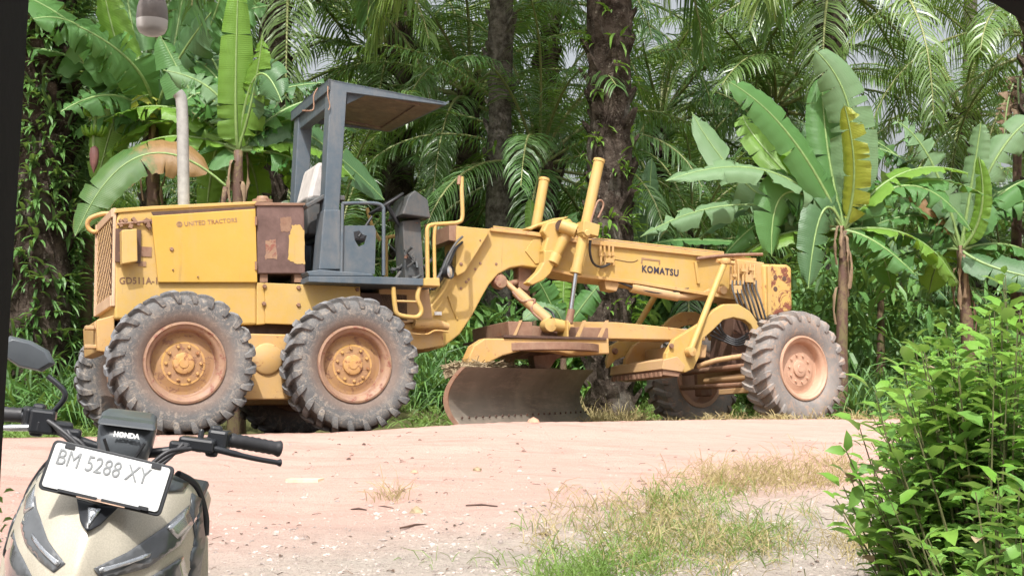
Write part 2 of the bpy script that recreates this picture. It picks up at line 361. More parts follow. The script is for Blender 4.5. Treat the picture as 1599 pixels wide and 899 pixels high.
def crest_dist(x, y):
    xc = max(-6.5, min(9.0, x)); return (y - (G0.y + (-1.75 + (xc-G0.x)*SY)/CY))*CY
def hgt(x, y):
    z = hbase(x, y)
    if 3 < y < 40 and abs(x) < 25:
        d = crest_dist(x, y)
        k = 1.0 if d < -0.4 else (0.25 if d < 3 else 1.2)
        z += k*(0.028*noise.noise((x*0.5, y*0.9, 0)) + 0.014*noise.noise((x*1.6, y*3.2, 3)))
        if d < 0.3: z += 0.009*noise.noise((x*6, y*11, 5)) + 0.005*noise.noise((x*22, y*28, 8))
        if d < 0: z -= 0.018*math.exp(-((d+1.35)/0.22)**2) + 0.015*math.exp(-((d+2.9)/0.25)**2)      # faint wheel tracks
    return z
def axis(stops):
    out = []
    for a, b, st in stops:
        n = max(1, round((b-a)/st)); out += [a + (b-a)*i/n for i in range(n)]
    return out + [stops[-1][1]]
xs = axis([(-900, -120, 130), (-120, -30, 15), (-30, -7, 1.2), (-7, -4.6, 0.25), (-4.6, 6, 0.045), (6, 9, 0.25), (9, 30, 1.2), (30, 120, 15), (120, 900, 130)])
ys = axis([(-60, -5, 8), (-5, 5.4, 0.6), (5.4, 14, 0.05), (14, 24, 0.3), (24, 60, 2), (60, 200, 20), (200, 1500, 200)])
gv = [(x, y, hgt(x, y)) for y in ys for x in xs]; nx = len(xs)
gf = [(j*nx+i, j*nx+i+1, (j+1)*nx+i+1, (j+1)*nx+i) for j in range(len(ys)-1) for i in range(nx-1)]
me = bpy.data.meshes.new('ground'); me.from_pydata(gv, [], gf); me.polygons.foreach_set('use_smooth', [True]*len(gf))
za = me.attributes.new('crest', 'FLOAT', 'POINT'); za.data.foreach_set('value', [crest_dist(x, y) for y in ys for x in xs])
t = NT('dirt_road_and_soil')
at_ = t.n('ShaderNodeAttribute', attribute_name='crest').outputs['Fac']
n1 = t.noise(0.9, 6, 0.65); n2 = t.noise(6, 8, 0.7); n3 = t.noise(45, 8, 0.75); n4 = t.noise(2.2, 8, 0.75, stretch=(0.35, 1.6, 1), dist=0.4)
wob = t.math('ADD', at_, t.math('MULTIPLY', t.math('SUBTRACT', n4, 0.5), 1.3))
pink = t.mix(t.ramp(n4, 0.3, 0.7), (0.57, 0.35, 0.29), (0.67, 0.465, 0.395))
pink = t.mix(t.ramp(t.noise(1.4, 9, 0.8, stretch=(0.25, 2.2, 1)), 0.52, 0.68), pink, (0.50, 0.285, 0.235))
grav = t.mix(t.ramp(n2, 0.35, 0.65), (0.45, 0.385, 0.33), (0.56, 0.49, 0.425))
grav = t.mix(t.ramp(n3, 0.5, 0.66), grav, (0.3, 0.245, 0.21))
grav = t.mix(t.ramp(n1, 0.55, 0.75), grav, (0.39, 0.335, 0.29))
road = t.mix(t.ramp(wob, 0.0, 1.0), grav, pink)
q = t.n('ShaderNodeMapRange'); t.l(wob, q.inputs['Value']); q.inputs['From Min'].default_value = -4.1; q.inputs['From Max'].default_value = -2.8
road = t.mix(q.outputs[0], grav, pink)
soil = t.mix(t.ramp(n2, 0.3, 0.7), (0.13, 0.075, 0.05), (0.30, 0.18, 0.125))
grn = t.mix(t.ramp(n2, 0.35, 0.65), (0.075, 0.085, 0.03), (0.17, 0.16, 0.07))
q2 = t.n('ShaderNodeMapRange'); t.l(wob, q2.inputs['Value']); q2.inputs['From Min'].default_value = 0.0; q2.inputs['From Max'].default_value = 0.35
q3 = t.n('ShaderNodeMapRange'); t.l(wob, q3.inputs['Value']); q3.inputs['From Min'].default_value = 3.0; q3.inputs['From Max'].default_value = 4.2
c = t.mix(q2.outputs[0], road, soil); c = t.mix(q3.outputs[0], c, grn)
c = t.mix(t.ramp(t.noise(70, 5, 0.85), 0.62, 0.68), c, (0.2, 0.14, 0.11))
t.base(c); t.set(0.95, 0, 0.15); t.bump(t.mix(0.5, n3, t.noise(16, 10, 0.8)), 1.0, 0.05)
me.materials.append(t.mat)
gr = bpy.data.objects.new('ground', me); C.objects.link(gr); tag(gr, kind='structure')

# ------------------------------------------------------------ oil palms
def frond(mb, base, az, el, L, droop, rng, leafL=0.75, npair=70, ri=1, w_=0.034, hang=0.55):
    h = Vector((math.cos(az), math.sin(az), 0)); p = Vector(base); N = 14; pts = [p.copy()]; e = el
    twist = rng.uniform(-0.5, 0.5)
    for i in range(N):
        s = (i+0.5)/N; e = el - droop*s**1.25
        p = p + (h*math.cos(e) + Vector((0, 0, 1))*math.sin(e))*(L/N); pts.append(p.copy())
        h = (Matrix.Rotation(twist*0.08, 3, 'Z') @ h)
    mb.mi = ri; mb.tube(pts, [0.045*(1-0.85*i/N) + 0.004 for i in range(N+1)], 4, False); mb.mi = 0
    for k in range(npair):
        s = 0.14 + 0.86*k/(npair-1); f = s*N; i = min(N-1, int(f)); q = pts[i].lerp(pts[i+1], f-i)
        tg = (pts[i+1]-pts[i]).normalized(); sd = tg.cross(Vector((0, 0, 1)))
        sd = sd.normalized() if sd.length > 1e-3 else Vector((-h.y, h.x, 0)); up = sd.cross(tg)
        ll = leafL*(0.35 + 0.65*math.sin(math.pi*min(1, (s*0.93+0.05)))**0.6)*rng.uniform(0.85, 1.1)
        for sg in (-1, 1):
            if rng.random() < 0.05: continue
            d = (sd*sg*1.0 + tg*(0.35+0.5*s) + up*rng.uniform(-0.1, 0.45)).normalized()
            a = q; hw = w_/2; wd = (tg*1.0 - d*d.dot(tg)); wd.normalize(); wd = (wd + up*rng.uniform(-0.6, 0.6)).normalized()
            V = [a - wd*hw*0.7, a + wd*hw*0.7]; F = []
            for j, (st, ww) in enumerate(((0.34, 1.0), (0.34, 0.85), (0.32, 0.08))):
                d = (d + Vector((0, 0, -1))*hang*(0.45+0.5*j)*rng.uniform(0.7, 1.2)).normalized(); a = a + d*ll*st
                V += [a - wd*hw*ww, a + wd*hw*ww]; b = 2*j; F.append((b, b+1, b+3, b+2))
            mb.add(V, F)
def crown_mesh(seed, nf=30, L=4.6, leafL=0.8, npair=66, wild=1.0, dead=4):
    rng = random.Random(seed); mb = MB(); GA = 2.39996
    for i in range(nf):
        u = i/nf; el = R(80) - u*R(105) + rng.uniform(-.12, .12)
        frond(mb, (0.12*math.cos(i*GA), 0.12*math.sin(i*GA), 0.25-0.5*u), i*GA + rng.uniform(-.2, .2), el,
              L*rng.uniform(0.82, 1.08), R(70) + R(30)*rng.random()*wild, rng, leafL, npair)
    return mb
PALM_N = [0]
crowns = {}
def get_crown(seed):
    if seed not in crowns:
        o = crown_mesh(seed, nf=[26, 23, 28][seed % 3], L=[4.8, 4.3, 5.2][seed % 3]).build('crown', [M['frond'], M['rachis']], None, 180, fix=False)
        crowns[seed] = o.data; bpy.data.objects.remove(o)
    return crowns[seed]
def trunk_mesh(h, r0, r1, rng, boots=True, mat='bark', lean=(0, 0), top=0.6):
    mb = MB(); n = 22; path = []; rr = []
    for i in range(n+1):
        s = i/n; path.append((lean[0]*s*s, lean[1]*s*s, h*s - 0.15)); rr.append((r0 + (r1-r0)*s + 0.02*rng.uniform(-1, 1)) * (1.25 if i == 0 else 1))
    mb.tube(path, rr, 18)
    vv = []
    for v in mb.v:
        q = Vector(v); c = Vector((lean[0]*(q.z/h)**2, lean[1]*(q.z/h)**2, q.z)); d = q - c
        vv.append(tuple(c + d*(1 + 0.16*noise.noise(q*3.1) + 0.08*noise.noise(q*9))))
    mb.v = vv
    if boots:
        step = 0.055; k = 0; z = 0.1
        while z < h:
            s = z/h; a = k*2.39996; c = Vector((lean[0]*s*s, lean[1]*s*s, z)); rad = r0 + (r1-r0)*s
            if rng.random() < (0.75 if mat == 'bark' else 0.5):
                d = Vector((math.cos(a), math.sin(a), 0)); sd = Vector((-d.y, d.x, 0)); ln = rng.uniform(0.08, 0.26)*(1.5 if z > h-top else 1); ww = rng.uniform(0.05, 0.09)
                p0 = c + d*(rad*0.9); p1 = c + d*(rad + ln*0.55) + Vector((0, 0, ln))
                mb.add([p0-sd*ww*1.3-Vector((0, 0, .07)), p0+sd*ww*1.3-Vector((0, 0, .07)), p0+sd*ww+Vector((0, 0, .08)), p0-sd*ww+Vector((0, 0, .08)),
                        p1-sd*ww*.6-Vector((0, 0, .03)), p1+sd*ww*.6-Vector((0, 0, .03)), p1+sd*ww*.5+Vector((0, 0, .02)), p1-sd*ww*.5+Vector((0, 0, .02))],
                       [(0, 1, 5, 4), (1, 2, 6, 5), (2, 3, 7, 6), (3, 0, 4, 7), (4, 5, 6, 7)])
            z += step; k += 1
    return mb
def leaf_card(mb, p, d, n_, L, W, fold=0.25):           # small lanceolate leaf, two halves either side of its rib
    d = d.normalized(); sd = d.cross(n_)
    sd = sd.normalized() if sd.length > 1e-4 else d.orthogonal().normalized(); up = sd.cross(d)
    q = [p, p+d*L*.3+up*L*.03, p+d*L*.7-up*L*.02, p+d*L-up*L*.14]
    V = [q[0], q[1]+sd*W*.5+up*W*fold, q[2]+sd*W*.38+up*W*fold, q[3], q[2]-sd*W*.38+up*W*fold, q[1]-sd*W*.5+up*W*fold, q[1], q[2]]
    mb.add(V, [(0, 1, 6), (1, 2, 7, 6), (2, 3, 7), (0, 6, 5), (6, 7, 4, 5), (7, 3, 4)])
def rand_dir(rng, up=0.0):
    v = Vector((rng.gauss(0, 1), rng.gauss(0, 1), rng.gauss(0, 1)+up)); return v.normalized()
def epiphytes(h, rad, n_, rng, L=(0.1, 0.35), z0=0.3, front=None):
    mb = MB()
    for _ in range(n_):
        a = rng.uniform(0, 6.283) if front is None else rng.gauss(front, 1.0)
        z = rng.uniform(z0, h); p = Vector((math.cos(a)*rad, math.sin(a)*rad, z)); out = Vector((math.cos(a), math.sin(a), 0))
        for k in range(rng.randint(2, 7)):
            d = (out + rand_dir(rng)*0.9 + Vector((0, 0, rng.uniform(-.5, .5)))).normalized()
            leaf_card(mb, p + rand_dir(rng)*0.05, d, Vector((0, 0, 1)), rng.uniform(*L), rng.uniform(.03, .07))
    return mb
def palm(x, y, h, r0, r1, seed, label, group=None, mat='bark', lean=(0, 0), epi=0, boots=True, crown=True, rotz=None, sc=1.0, cdz=0.0, epiL=(0.1, 0.3)):
    rng = random.Random(seed*31 + int(x*10)); z = hbase(x, y)
    t_ = empty('oil_palm', (x, y, z)); tag(t_, label, 'palm tree', group)
    trunk_mesh(h, r0, r1, rng, boots, mat, lean).build('trunk', M[mat], t_, 60)
    if crown:
        o = bpy.data.objects.new('crown', get_crown(seed % 4)); C.objects.link(o); o.parent = t_
        o.location = (lean[0], lean[1], h - 0.05 + cdz); o.rotation_euler = (rng.uniform(-.1, .1), rng.uniform(-.1, .1), rotz if rotz is not None else rng.uniform(0, 6.28)); o.scale = (sc,)*3
    if epi and epi < 20:
        for _ in range(epi): epiphytes(h, (r0+r1)/2*1.05, 1, rng, epiL).build('epiphyte', M['fern_lit'], t_, fix=False)
    elif epi: epiphytes(h, (r0+r1)/2*1.05, epi, rng, epiL).build('epiphyte', M['fern_lit' if epi < 300 else 'fern'], t_, fix=False)
    return t_
def px_x(px, Y): return at(px, 540, Y).x
GR_P = 'oil palms standing behind the grader'
palm(px_x(953, 18.5), 18.5, 9.8, 0.34, 0.30, 1, 'thick dark oil palm trunk with ivy, tallest one just behind the grader boom', GR_P, epi=170, lean=(-0.12, 0), rotz=0.4)
palm(px_x(778, 21), 21, 10.2, 0.215, 0.19, 2, 'slim straight grey oil palm trunk left of the thick ivy palm', GR_P, 'bark_grey', epi=16, boots=True, rotz=1.1)
palm(px_x(727, 24), 24, 5.6, 0.17, 0.25, 0, 'short palm with dark shaggy crown base showing right of the canopy roof', GR_P, 'bark', sc=0.8, rotz=2.2)
palm(px_x(62, 15.5), 15.5, 7.8, 0.36, 0.32, 3, 'fern-covered palm trunk beside the dark post at far left', GR_P, epi=1000, epiL=(0.08, 0.34), rotz=0.9)
palm(px_x(1508, 31), 31, 6.6, 0.3, 0.34, 4, 'distant palm at right with its crown open against the sky', GR_P, sc=0.85, rotz=0.2)
tp = empty('bare_trunk', (px_x(1519, 38), 38, 0.56)); tag(tp, 'pale bare trunk rising above the distant palm at top right', 'tree trunk')
trunk_mesh(14, 0.26, 0.2, random.Random(5), False, 'bark_grey').build('trunk', M['bark_grey'], tp, 60)
spots = [(235, 27, 7.4, 5), (420, 23, 7.8, 6), (590, 27, 7.0, 7), (680, 33, 6.0, 9), (850, 28, 8.6, 10), (1030, 30, 6.2, 11), (1190, 34, 7.2, 12), (1210, 29, 6.4, 13),
         (1300, 26, 8.6, 14), (1400, 36, 3.6, 15), (1660, 25, 7.0, 16), (120, 36, 6.6, 17), (-60, 25, 7.6, 18)]
desc = ['behind the banana plants at left', 'left of the canopy roof, fronds over it', 'directly behind the canopy roof', 'far back right of the canopy roof', 'between the two bare tall trunks', 'just right of the thick ivy palm, further back',
        'right of the ivy palm with long fronds hanging into view', 'far behind the tall banana plant', 'above the tall banana clump at right', 'far right below the open sky', 'at the right edge behind the dry banana', 'far back at the left edge', 'out at the left behind the dark post']
for (px, Y, h, sd), d_ in zip(spots, desc):
    palm(px_x(px, Y), Y, h, 0.26, 0.28, sd, 'oil palm ' + d_, GR_P)
low = [(330, 24, 2.6, 21), (520, 22, 1.9, 22), (640, 26, 2.4, 23), (860, 27, 2.6, 24), (840, 21.5, 3.9, 34), (1080, 25, 2.8, 25), (1190, 31, 2.5, 26), (1400, 28, 1.9, 27), (1570, 30, 2.4, 28), (180, 21, 1.5, 29), (30, 22, 2.2, 30), (740, 36, 3.2, 31), (470, 34, 3.4, 32), (1290, 38, 3.2, 33)]
ldesc = ['behind the left banana plants', 'behind the rear canopy post', 'behind the steering wheel', 'behind the far lift cylinder', 'with long fronds between the tall trunks', 'behind the banana leaves right of the ivy palm', 'deep behind the banana clump', 'behind the two right banana clumps', 'behind the hedge at the right edge',
         'behind the engine hood', 'behind the dark post', 'far behind the small yellow handrail', 'deep behind the canopy post', 'deep behind the front wheel']
for (px, Y, h, sd), d_ in zip(low, ldesc):
    palm(px_x(px, Y), Y, h, 0.26, 0.3, sd, 'low young oil palm ' + d_, 'young oil palms in the undergrowth', sc=0.75)
for i, (px, Y) in enumerate([(60, 45), (340, 48), (560, 44), (800, 46), (1010, 43), (1230, 50), (1440, 58), (1640, 47), (200, 60), (460, 62), (700, 58), (930, 63), (1130, 60)]):
    palm(px_x(px, Y), Y, 5.6 + 1.6*((i*7) % 5)/4 + (0 if i != 6 else -1), 0.28, 0.28, 40+i, 'small palm far back in the plantation, ' + ('beside the dark post', 'above the engine hood', 'behind the canopy', 'between the grey trunks', 'right of the ivy palm', 'above the front wheel', 'under the open sky', 'past the right edge', 'above the exhaust pipe', 'left of the canopy posts', 'right of the canopy roof', 'behind the ivy palm', 'left of the tall banana clump')[i], 'palms in the far rows of the plantation', boots=False)
# long fronds hanging into the picture from palms whose crowns are above it
def hanging(px, py, Y, az, el, L, droop, seed, mat='frond', leafL=0.85, par=None):
    mb = MB(); b = at(px, py, Y); frond(mb, (0, 0, 0), az, el, L, droop, random.Random(seed), leafL, 92, hang=0.75)
    o = mb.build('hanging_frond', [M[mat], M['rachis']], par, 180, fix=False); o.location = b
    return o
pf = palm(px_x(1330, 15.5), 15.5, 7.2, 0.3, 0.28, 5, 'nearest palm at right, pale lit fronds hanging over the banana leaves', GR_P, crown=False)
pf.location.x = px_x(1640, 17); pf.location.y = 17
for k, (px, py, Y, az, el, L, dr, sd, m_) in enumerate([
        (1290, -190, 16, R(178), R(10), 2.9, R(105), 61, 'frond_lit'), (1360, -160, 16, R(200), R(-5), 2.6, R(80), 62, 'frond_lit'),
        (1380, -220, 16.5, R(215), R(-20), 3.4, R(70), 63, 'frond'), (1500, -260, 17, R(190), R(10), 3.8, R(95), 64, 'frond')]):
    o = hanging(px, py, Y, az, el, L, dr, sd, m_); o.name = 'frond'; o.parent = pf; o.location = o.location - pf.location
pg = palm(px_x(660, 17.5), 19.5, 9.0, 0.25, 0.25, 8, 'palm above the canopy with pale sunlit fronds drooping beside the roof', GR_P, crown=False)
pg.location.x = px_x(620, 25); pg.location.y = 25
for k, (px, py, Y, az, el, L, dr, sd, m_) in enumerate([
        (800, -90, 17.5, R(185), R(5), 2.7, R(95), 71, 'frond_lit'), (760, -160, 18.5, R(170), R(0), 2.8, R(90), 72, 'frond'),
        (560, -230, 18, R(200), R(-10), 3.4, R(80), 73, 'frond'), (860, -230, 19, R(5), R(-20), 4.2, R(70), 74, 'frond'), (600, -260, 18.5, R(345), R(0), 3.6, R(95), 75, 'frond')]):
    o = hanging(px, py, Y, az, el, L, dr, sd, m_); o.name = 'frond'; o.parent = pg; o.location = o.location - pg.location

# ------------------------------------------------------------ undergrowth and far wood (nobody could count these)
def scatter_leaves(name, mat, n_, area, z0, z1, L, W, seed, label, hfun=None, up=0.2):
    rng = random.Random(seed); mb = MB()
    for _ in range(n_):
        px = rng.uniform(area[0], area[1]); Y = rng.uniform(area[2], area[3]); x = px_x(px, Y)
        top = z1 if hfun is None else z0 + (z1-z0)*hfun(x, Y)
        p = Vector((x, Y, 0.5 + z0 + (top-z0)*rng.random()**0.8))
        for k in range(4):
            leaf_card(mb, p + rand_dir(rng)*0.15, rand_dir(rng, up), Vector((0, 0, 1)), rng.uniform(*L), rng.uniform(*W))
    o = mb.build(name, M[mat], None, fix=False); tag(o, label, 'plants', kind='stuff'); return o
hf = lambda x, y: max(0.12, 0.5 + 0.9*noise.noise((x*0.45, y*0.3, 2)))
scatter_leaves('undergrowth', 'fern', 7500, (-60, 1680, 19, 30), 0, 2.6, (0.2, 0.6), (0.05, 0.13), 3, 'dark leafy undergrowth filling the space below the palms', hf)
scatter_leaves('bright_undergrowth', 'fern_lit', 1100, (640, 960, 19.5, 26), 0, 1.5, (0.15, 0.4), (0.04, 0.09), 4, 'sunlit light green weeds seen under the grader boom', hf)
scatter_leaves('far_wood', 'far', 9000, (-100, 1720, 48, 75), 0, 8.0, (0.6, 1.6), (0.2, 0.5), 5, 'dim mass of leaves far behind the plantation rows', lambda x, y: max(0.35, 0.75+0.6*noise.noise((x*0.08, y*0.05, 4))))
def strappy(mb, p, n_, L, rng, w_=0.03, spread=0.55):
    for _ in range(n_):
        d = Vector((rng.gauss(0, spread), rng.gauss(0, spread), 1)).normalized(); ll = rng.uniform(*L); wd = rand_dir(rng); wd = (wd - d*wd.dot(d)).normalized()
        a = Vector(p) + Vector((rng.gauss(0, .05), rng.gauss(0, .05), 0)); V = [a-wd*w_/2, a+wd*w_/2]; F = []
        for j in range(3):
            d = (d + Vector((0, 0, -0.42*(j+0.4)))*rng.uniform(.6, 1.2)).normalized(); a = a + d*ll/3; ww = w_/2*(1, .75, .1)[j]
            V += [a-wd*ww, a+wd*ww]; F.append((2*j, 2*j+1, 2*j+3, 2*j+2))
        mb.add(V, F)
def tufts(name, mat, pts, label, n_, L, w_, seed, cat='grass'):
    rng = random.Random(seed); mb = MB()
    for p in pts: strappy(mb, (p[0], p[1], p[2] if len(p) > 2 else hgt(p[0], p[1])-0.01), rng.randint(*n_), L, rng, w_)
    o = mb.build(name, M[mat], None, fix=False); tag(o, label, cat, kind='stuff'); return o
rg = random.Random(11)
def region(n_, px, Y, f=None):
    out = []
    while len(out) < n_:
        a = rg.uniform(*px); y = rg.uniform(*Y); x = px_x(a, y)
        if f is None or f(x, y): out.append((x, y))
    return out
tufts('verge_grass', 'grass', region(2600, (-60, 1680), (16.0, 26), lambda x, y: crest_dist(x, y) > 3.2 and noise.noise((x*.5, y*.5, 1)) > -0.25), 'green grass on the verge behind the grader', (6, 12), (0.12, 0.34), 0.016, 12)
tufts('dry_verge_grass', 'grass_dry', region(650, (980, 1420), (13.6, 16.5), lambda x, y: crest_dist(x, y) > 0.35), 'dry straw-coloured grass around the front wheels', (4, 9), (0.1, 0.3), 0.009, 13)
tufts('tan_undergrowth', 'grass_dry', region(260, (860, 1010), (14.5, 17.5)), 'tan dry grass under the boom behind the blade', (6, 12), (0.15, 0.5), 0.01, 19)
tufts('left_verge_grass', 'grass', region(500, (-20, 170), (13.0, 17.5)), 'lit grass on the verge left of the grader', (6, 10), (0.1, 0.3), 0.014, 14)
tufts('tall_strap_weeds', 'fern', region(90, (640, 760), (17.5, 20)) + region(120, (1330, 1480), (15.5, 19)) + region(80, (20, 130), (14.5, 17)), 'long arching strap-leaved weeds at the edge of the wood', (14, 26), (0.5, 1.3), 0.03, 15, 'weeds')

# ------------------------------------------------------------ banana plants
def banana_leaf(parent, base, mid, tip, W, nrm, mat='ban', tear=0.5, seed=0, pet=0.12, petw=0.028, droop=0.25):
    rng = random.Random(seed); N = 40
    b, m_, e = Vector(base), Vector(mid), Vector(tip); ctrl = m_*2 - (b+e)*0.5
    cur = [b*(1-s)**2 + ctrl*2*s*(1-s) + e*s*s for s in [i/N for i in range(N+1)]]
    L = sum((cur[i+1]-cur[i]).length for i in range(N)); nrm = Vector(nrm).normalized()
    mb = MB(); i0 = int(pet*N); ns = 5
    for sg in (-1, 1):
        seg = []; i = i0
        while i < N:
            k = rng.choice((1, 2, 3, 4, 7)) if rng.random() < tear else rng.choice((5, 9, 14)); seg.append((i, min(N, i+k))); i += k
        for (a, z) in seg:
            dd = droop + rng.uniform(-0.2, 0.65)*tear; sh = rng.uniform(-0.09, 0.05)*tear
            V = []; UV = []
            for j in range(a, z+1):
                s = (j-i0)/(N-i0); tg = (cur[min(N, j+1)] - cur[max(0, j-1)]).normalized()
                sd = tg.cross(nrm); sd = sd.normalized() if sd.length > 1e-4 else tg.orthogonal().normalized(); up = sd.cross(tg)
                if up.dot(nrm) < 0: up = -up
                ww = W*0.5*min(1, (s/0.16+0.06)**0.6)*max(0.0, 1-s**5)**0.55
                if j == a and a > i0 and z < N: ww *= 1-0.04*tear
                for q in range(ns+1):
                    v = q/ns; gap = (0.034*tear*L*(v**1.6)) * (1 if j == a and a != i0 else (-1 if j == z and z != N else 0))
                    rip = 0.010*math.sin(j*2.2+sg)*v + 0.02*noise.noise((j*0.35, v*2+sg*3, seed))*v
                    V.append(cur[j] + sd*sg*ww*v*math.cos(dd*v) + up*(0.18*ww*v - ww*math.sin(dd*v)*v*1.3 + rip) + tg*(sh*v + gap)); UV.append((s*L*1.2, sg*v*0.5+0.5))
            n1_ = ns+1; F = [(r*n1_+q, (r+1)*n1_+q, (r+1)*n1_+q+1, r*n1_+q+1) if sg > 0 else (r*n1_+q, r*n1_+q+1, (r+1)*n1_+q+1, (r+1)*n1_+q) for r in range(z-a) for q in range(ns)]
            mb.add(V, F, UV)
    o = mb.build('leaf', M[mat], parent, 180, fix=False)
    m2 = MB(); m2.tube(cur[::2], [petw*(1-0.8*i/(N/2)) + 0.003 for i in range(len(cur[::2]))], 6, False); m2.build('midrib', M['petiole'], o, 180)
    return o
def lp(px, py, Y, org): return at(px, py, Y) - Vector(org)
def banana(px0, Y, base_py, top, leaves, label, r=0.1, group='banana plants'):
    x = px_x(px0, Y); org = Vector((x, Y, hbase(x, Y)))
    t_ = empty('banana_plant', org); tag(t_, label, 'banana plant', group)
    tp_ = lp(top[0], top[1], Y, org)
    path = bez([(0, 0, -0.1), (tp_.x*0.4, 0, tp_.z*0.5), tp_], 6)
    MBs = MB(); MBs.tube(path, [r*(1-0.55*i/(len(path)-1)) * (1+0.06*math.sin(i*2.1)) for i in range(len(path))], 10); MBs.build('pseudostem', M['pstem'], t_, 180)
    if len(leaves) > 6:                                        # dead leaves hanging round the stem, and leaves at the back
        rr = random.Random(int(px0)); dl = MB()
        for k in range(9):
            q = path[-1-k//2]; a = rr.uniform(0, 6.28); d = Vector((math.cos(a), math.sin(a), 0)); ln = rr.uniform(0.25, 0.6)
            strip = bez([q, q + d*0.09 + Vector((0, 0, .05)), q + d*0.13 - Vector((0, 0, ln*.45)), q + d*0.1 - Vector((0, 0, ln))], 4); sd = Vector((-d.y, d.x, 0)); V = []; F = []
            for i, s_ in enumerate(strip):
                ww = 0.012 + 0.022*rr.random(); V += [s_ - sd*ww + d*rr.uniform(-.02, .02), s_ + d*0.02, s_ + sd*ww*rr.uniform(.5, 1)]
                if i: F += [(3*i-3, 3*i-2, 3*i+1, 3*i), (3*i-2, 3*i-1, 3*i+2, 3*i+1)]
            dl.add(V, F)
        dl.build('dead_leaves', M['dead'], t_, 180, fix=False)
        for k in range(14):
            a = k*2.4 + rr.uniform(-.4, .4); d = Vector((math.cos(a), abs(math.sin(a))*0.7+0.1, 0)); el = rr.uniform(-0.2, 1.2); ll = rr.uniform(1.2, 2.3)
            leaves.append((None, None, 0, rr.uniform(.42, .64), (-d*math.sin(el) + Vector((0, -0.3, math.cos(el)+0.2))), rr.choice(('ban', 'ban_dark', 'ban', 'ban_bright')), 0.8, (d, el, ll)))
    for i, lf in enumerate(leaves):
        if lf[0] is None:
            d, el, ll = lf[7]; m1 = tp_ + (d*math.cos(el) + Vector((0, 0, math.sin(el))))*ll*.55; e1 = m1 + (d*math.cos(el-.7) + Vector((0, 0, math.sin(el-.7))))*ll*.5
            banana_leaf(t_, tp_, m1, e1, lf[3], lf[4], lf[5], lf[6], seed=int(px0)+i*13, petw=r*0.2); continue
        (mx, my), (ex, ey), dY, W, nrm, mat, tear = lf[:7]
        b0 = tp_ if len(lf) < 8 else lp(lf[7][0], lf[7][1], Y, org)
        mid = lp(mx, my, Y + dY*0.55, org); tip = lp(ex, ey, Y + dY, org)
        banana_leaf(t_, b0, mid, tip, W*0.84, nrm, mat, min(1, tear*1.5+0.1), seed=int(px0)+i*13, petw=max(0.013, r*0.2))
    return t_
FR = (0.1, -1, 0.25)
bp1 = banana(238, 15.0, 600, (240, 195), [
    ((150, 70), (30, -10), -0.5, 0.85, (0.1, -0.8, 0.9), 'ban', 0.25), ((150, 60), (52, 30), -0.8, 0.75, (0.1, -0.7, 0.9), 'ban', 0.6), ((320, 60), (350, -40), -0.6, 0.7, (-.2, -1, .5), 'ban', 0.5), ((310, 130), (300, 190), -0.9, 0.7, (0.2, -1, .8), 'ban', 0.8), ((180, 150), (95, 175), -0.8, 0.7, (0, -.8, .9), 'ban', 0.5), ((330, 120), (415, 150), -0.9, 0.75, (.1, -.9, .8), 'ban', 0.5), ((270, 110), (330, 20), -0.9, 0.8, (.1, -1, .5), 'ban_dark', 0.4), ((215, 110), (120, 40), -1.0, 0.7, (.1, -1, .5), 'ban', 0.5), ((140, 105), (40, 75), 0.1, 0.7, (0, -0.5, 1), 'ban', 0.8), ((145, 120), (50, 140), 0.2, 0.6, (0, -0.5, 1), 'ban_dark', 0.8),
    ((190, 90), (160, -30), -0.3, 0.62, (-0.5, -1, 0.2), 'ban_bright', 0.15), ((212, 70), (190, -60), 0.4, 0.6, FR, 'ban', 0.3), ((285, 90), (390, -20), -0.4, 0.9, (0.2, -1, 0.7), 'ban', 0.6),
    ((300, 110), (345, 205), -0.6, 0.75, (0.4, -1, 0.6), 'ban_dark', 0.5), ((235, 150), (190, 175), -0.4, 0.4, (0, -0.6, 1), 'ban_yel', 0.4), ((270, 80), (290, -40), 0.6, 0.6, FR, 'ban', 0.4),
    ((310, 60), (420, 10), 0.8, 0.8, (0.2, -1, 0.5), 'ban', 0.5), ((200, 130), (150, 290), 0.3, 0.75, (0.3, -1, 0.1), 'ban_bright', 0.2, (225, 160))],
    'tall banana plant with a fruit bunch behind the hood, leftmost', 0.13)
o0 = bp1.location
bb = MB()                                                    # fruit bunch: curved stalk, two hands of small fruit
stalk = bez([lp(215, 165, 14.8, o0), lp(160, 168, 14.6, o0), lp(148, 195, 14.5, o0), lp(146, 235, 14.5, o0)], 6)
bb.tube(stalk, 0.02, 6); bo = bb.build('fruit_stalk', M['petiole'], bp1, 180)
rb = random.Random(9)
for (px, py, n_, rr_, nm) in ((146, 178, 9, 0.09, 'fruit_hand'), (147, 210, 15, 0.12, 'fruit_hand')):
    fb = MB(); cc = lp(px, py, 14.5, o0)
    for k in range(n_):
        a = k*2.4; d = Vector((math.cos(a), math.sin(a), 0)); p0 = cc + d*0.02
        fb.tube(bez([p0, p0+d*rr_*0.7+Vector((0, 0, -.01+.03*rb.random())), p0+d*rr_+Vector((0, 0, .09))], 3), [0.012, 0.02, 0.021, 0.02, 0.018, 0.014, 0.008], 6)
    fb.build(nm, M['ban_bright'], bp1, 180)
fb = MB(); fb.lathe([(0.001, 0.16), (0.045, 0.12), (0.055, 0.05), (0.045, -0.06), (0.001, -0.17)], 12, 'Z', lp(147, 248, 14.5, o0)); fb.build('flower_bud', plain('purple_bud', (0.22, 0.1, 0.09), 0.5), bp1, 180)
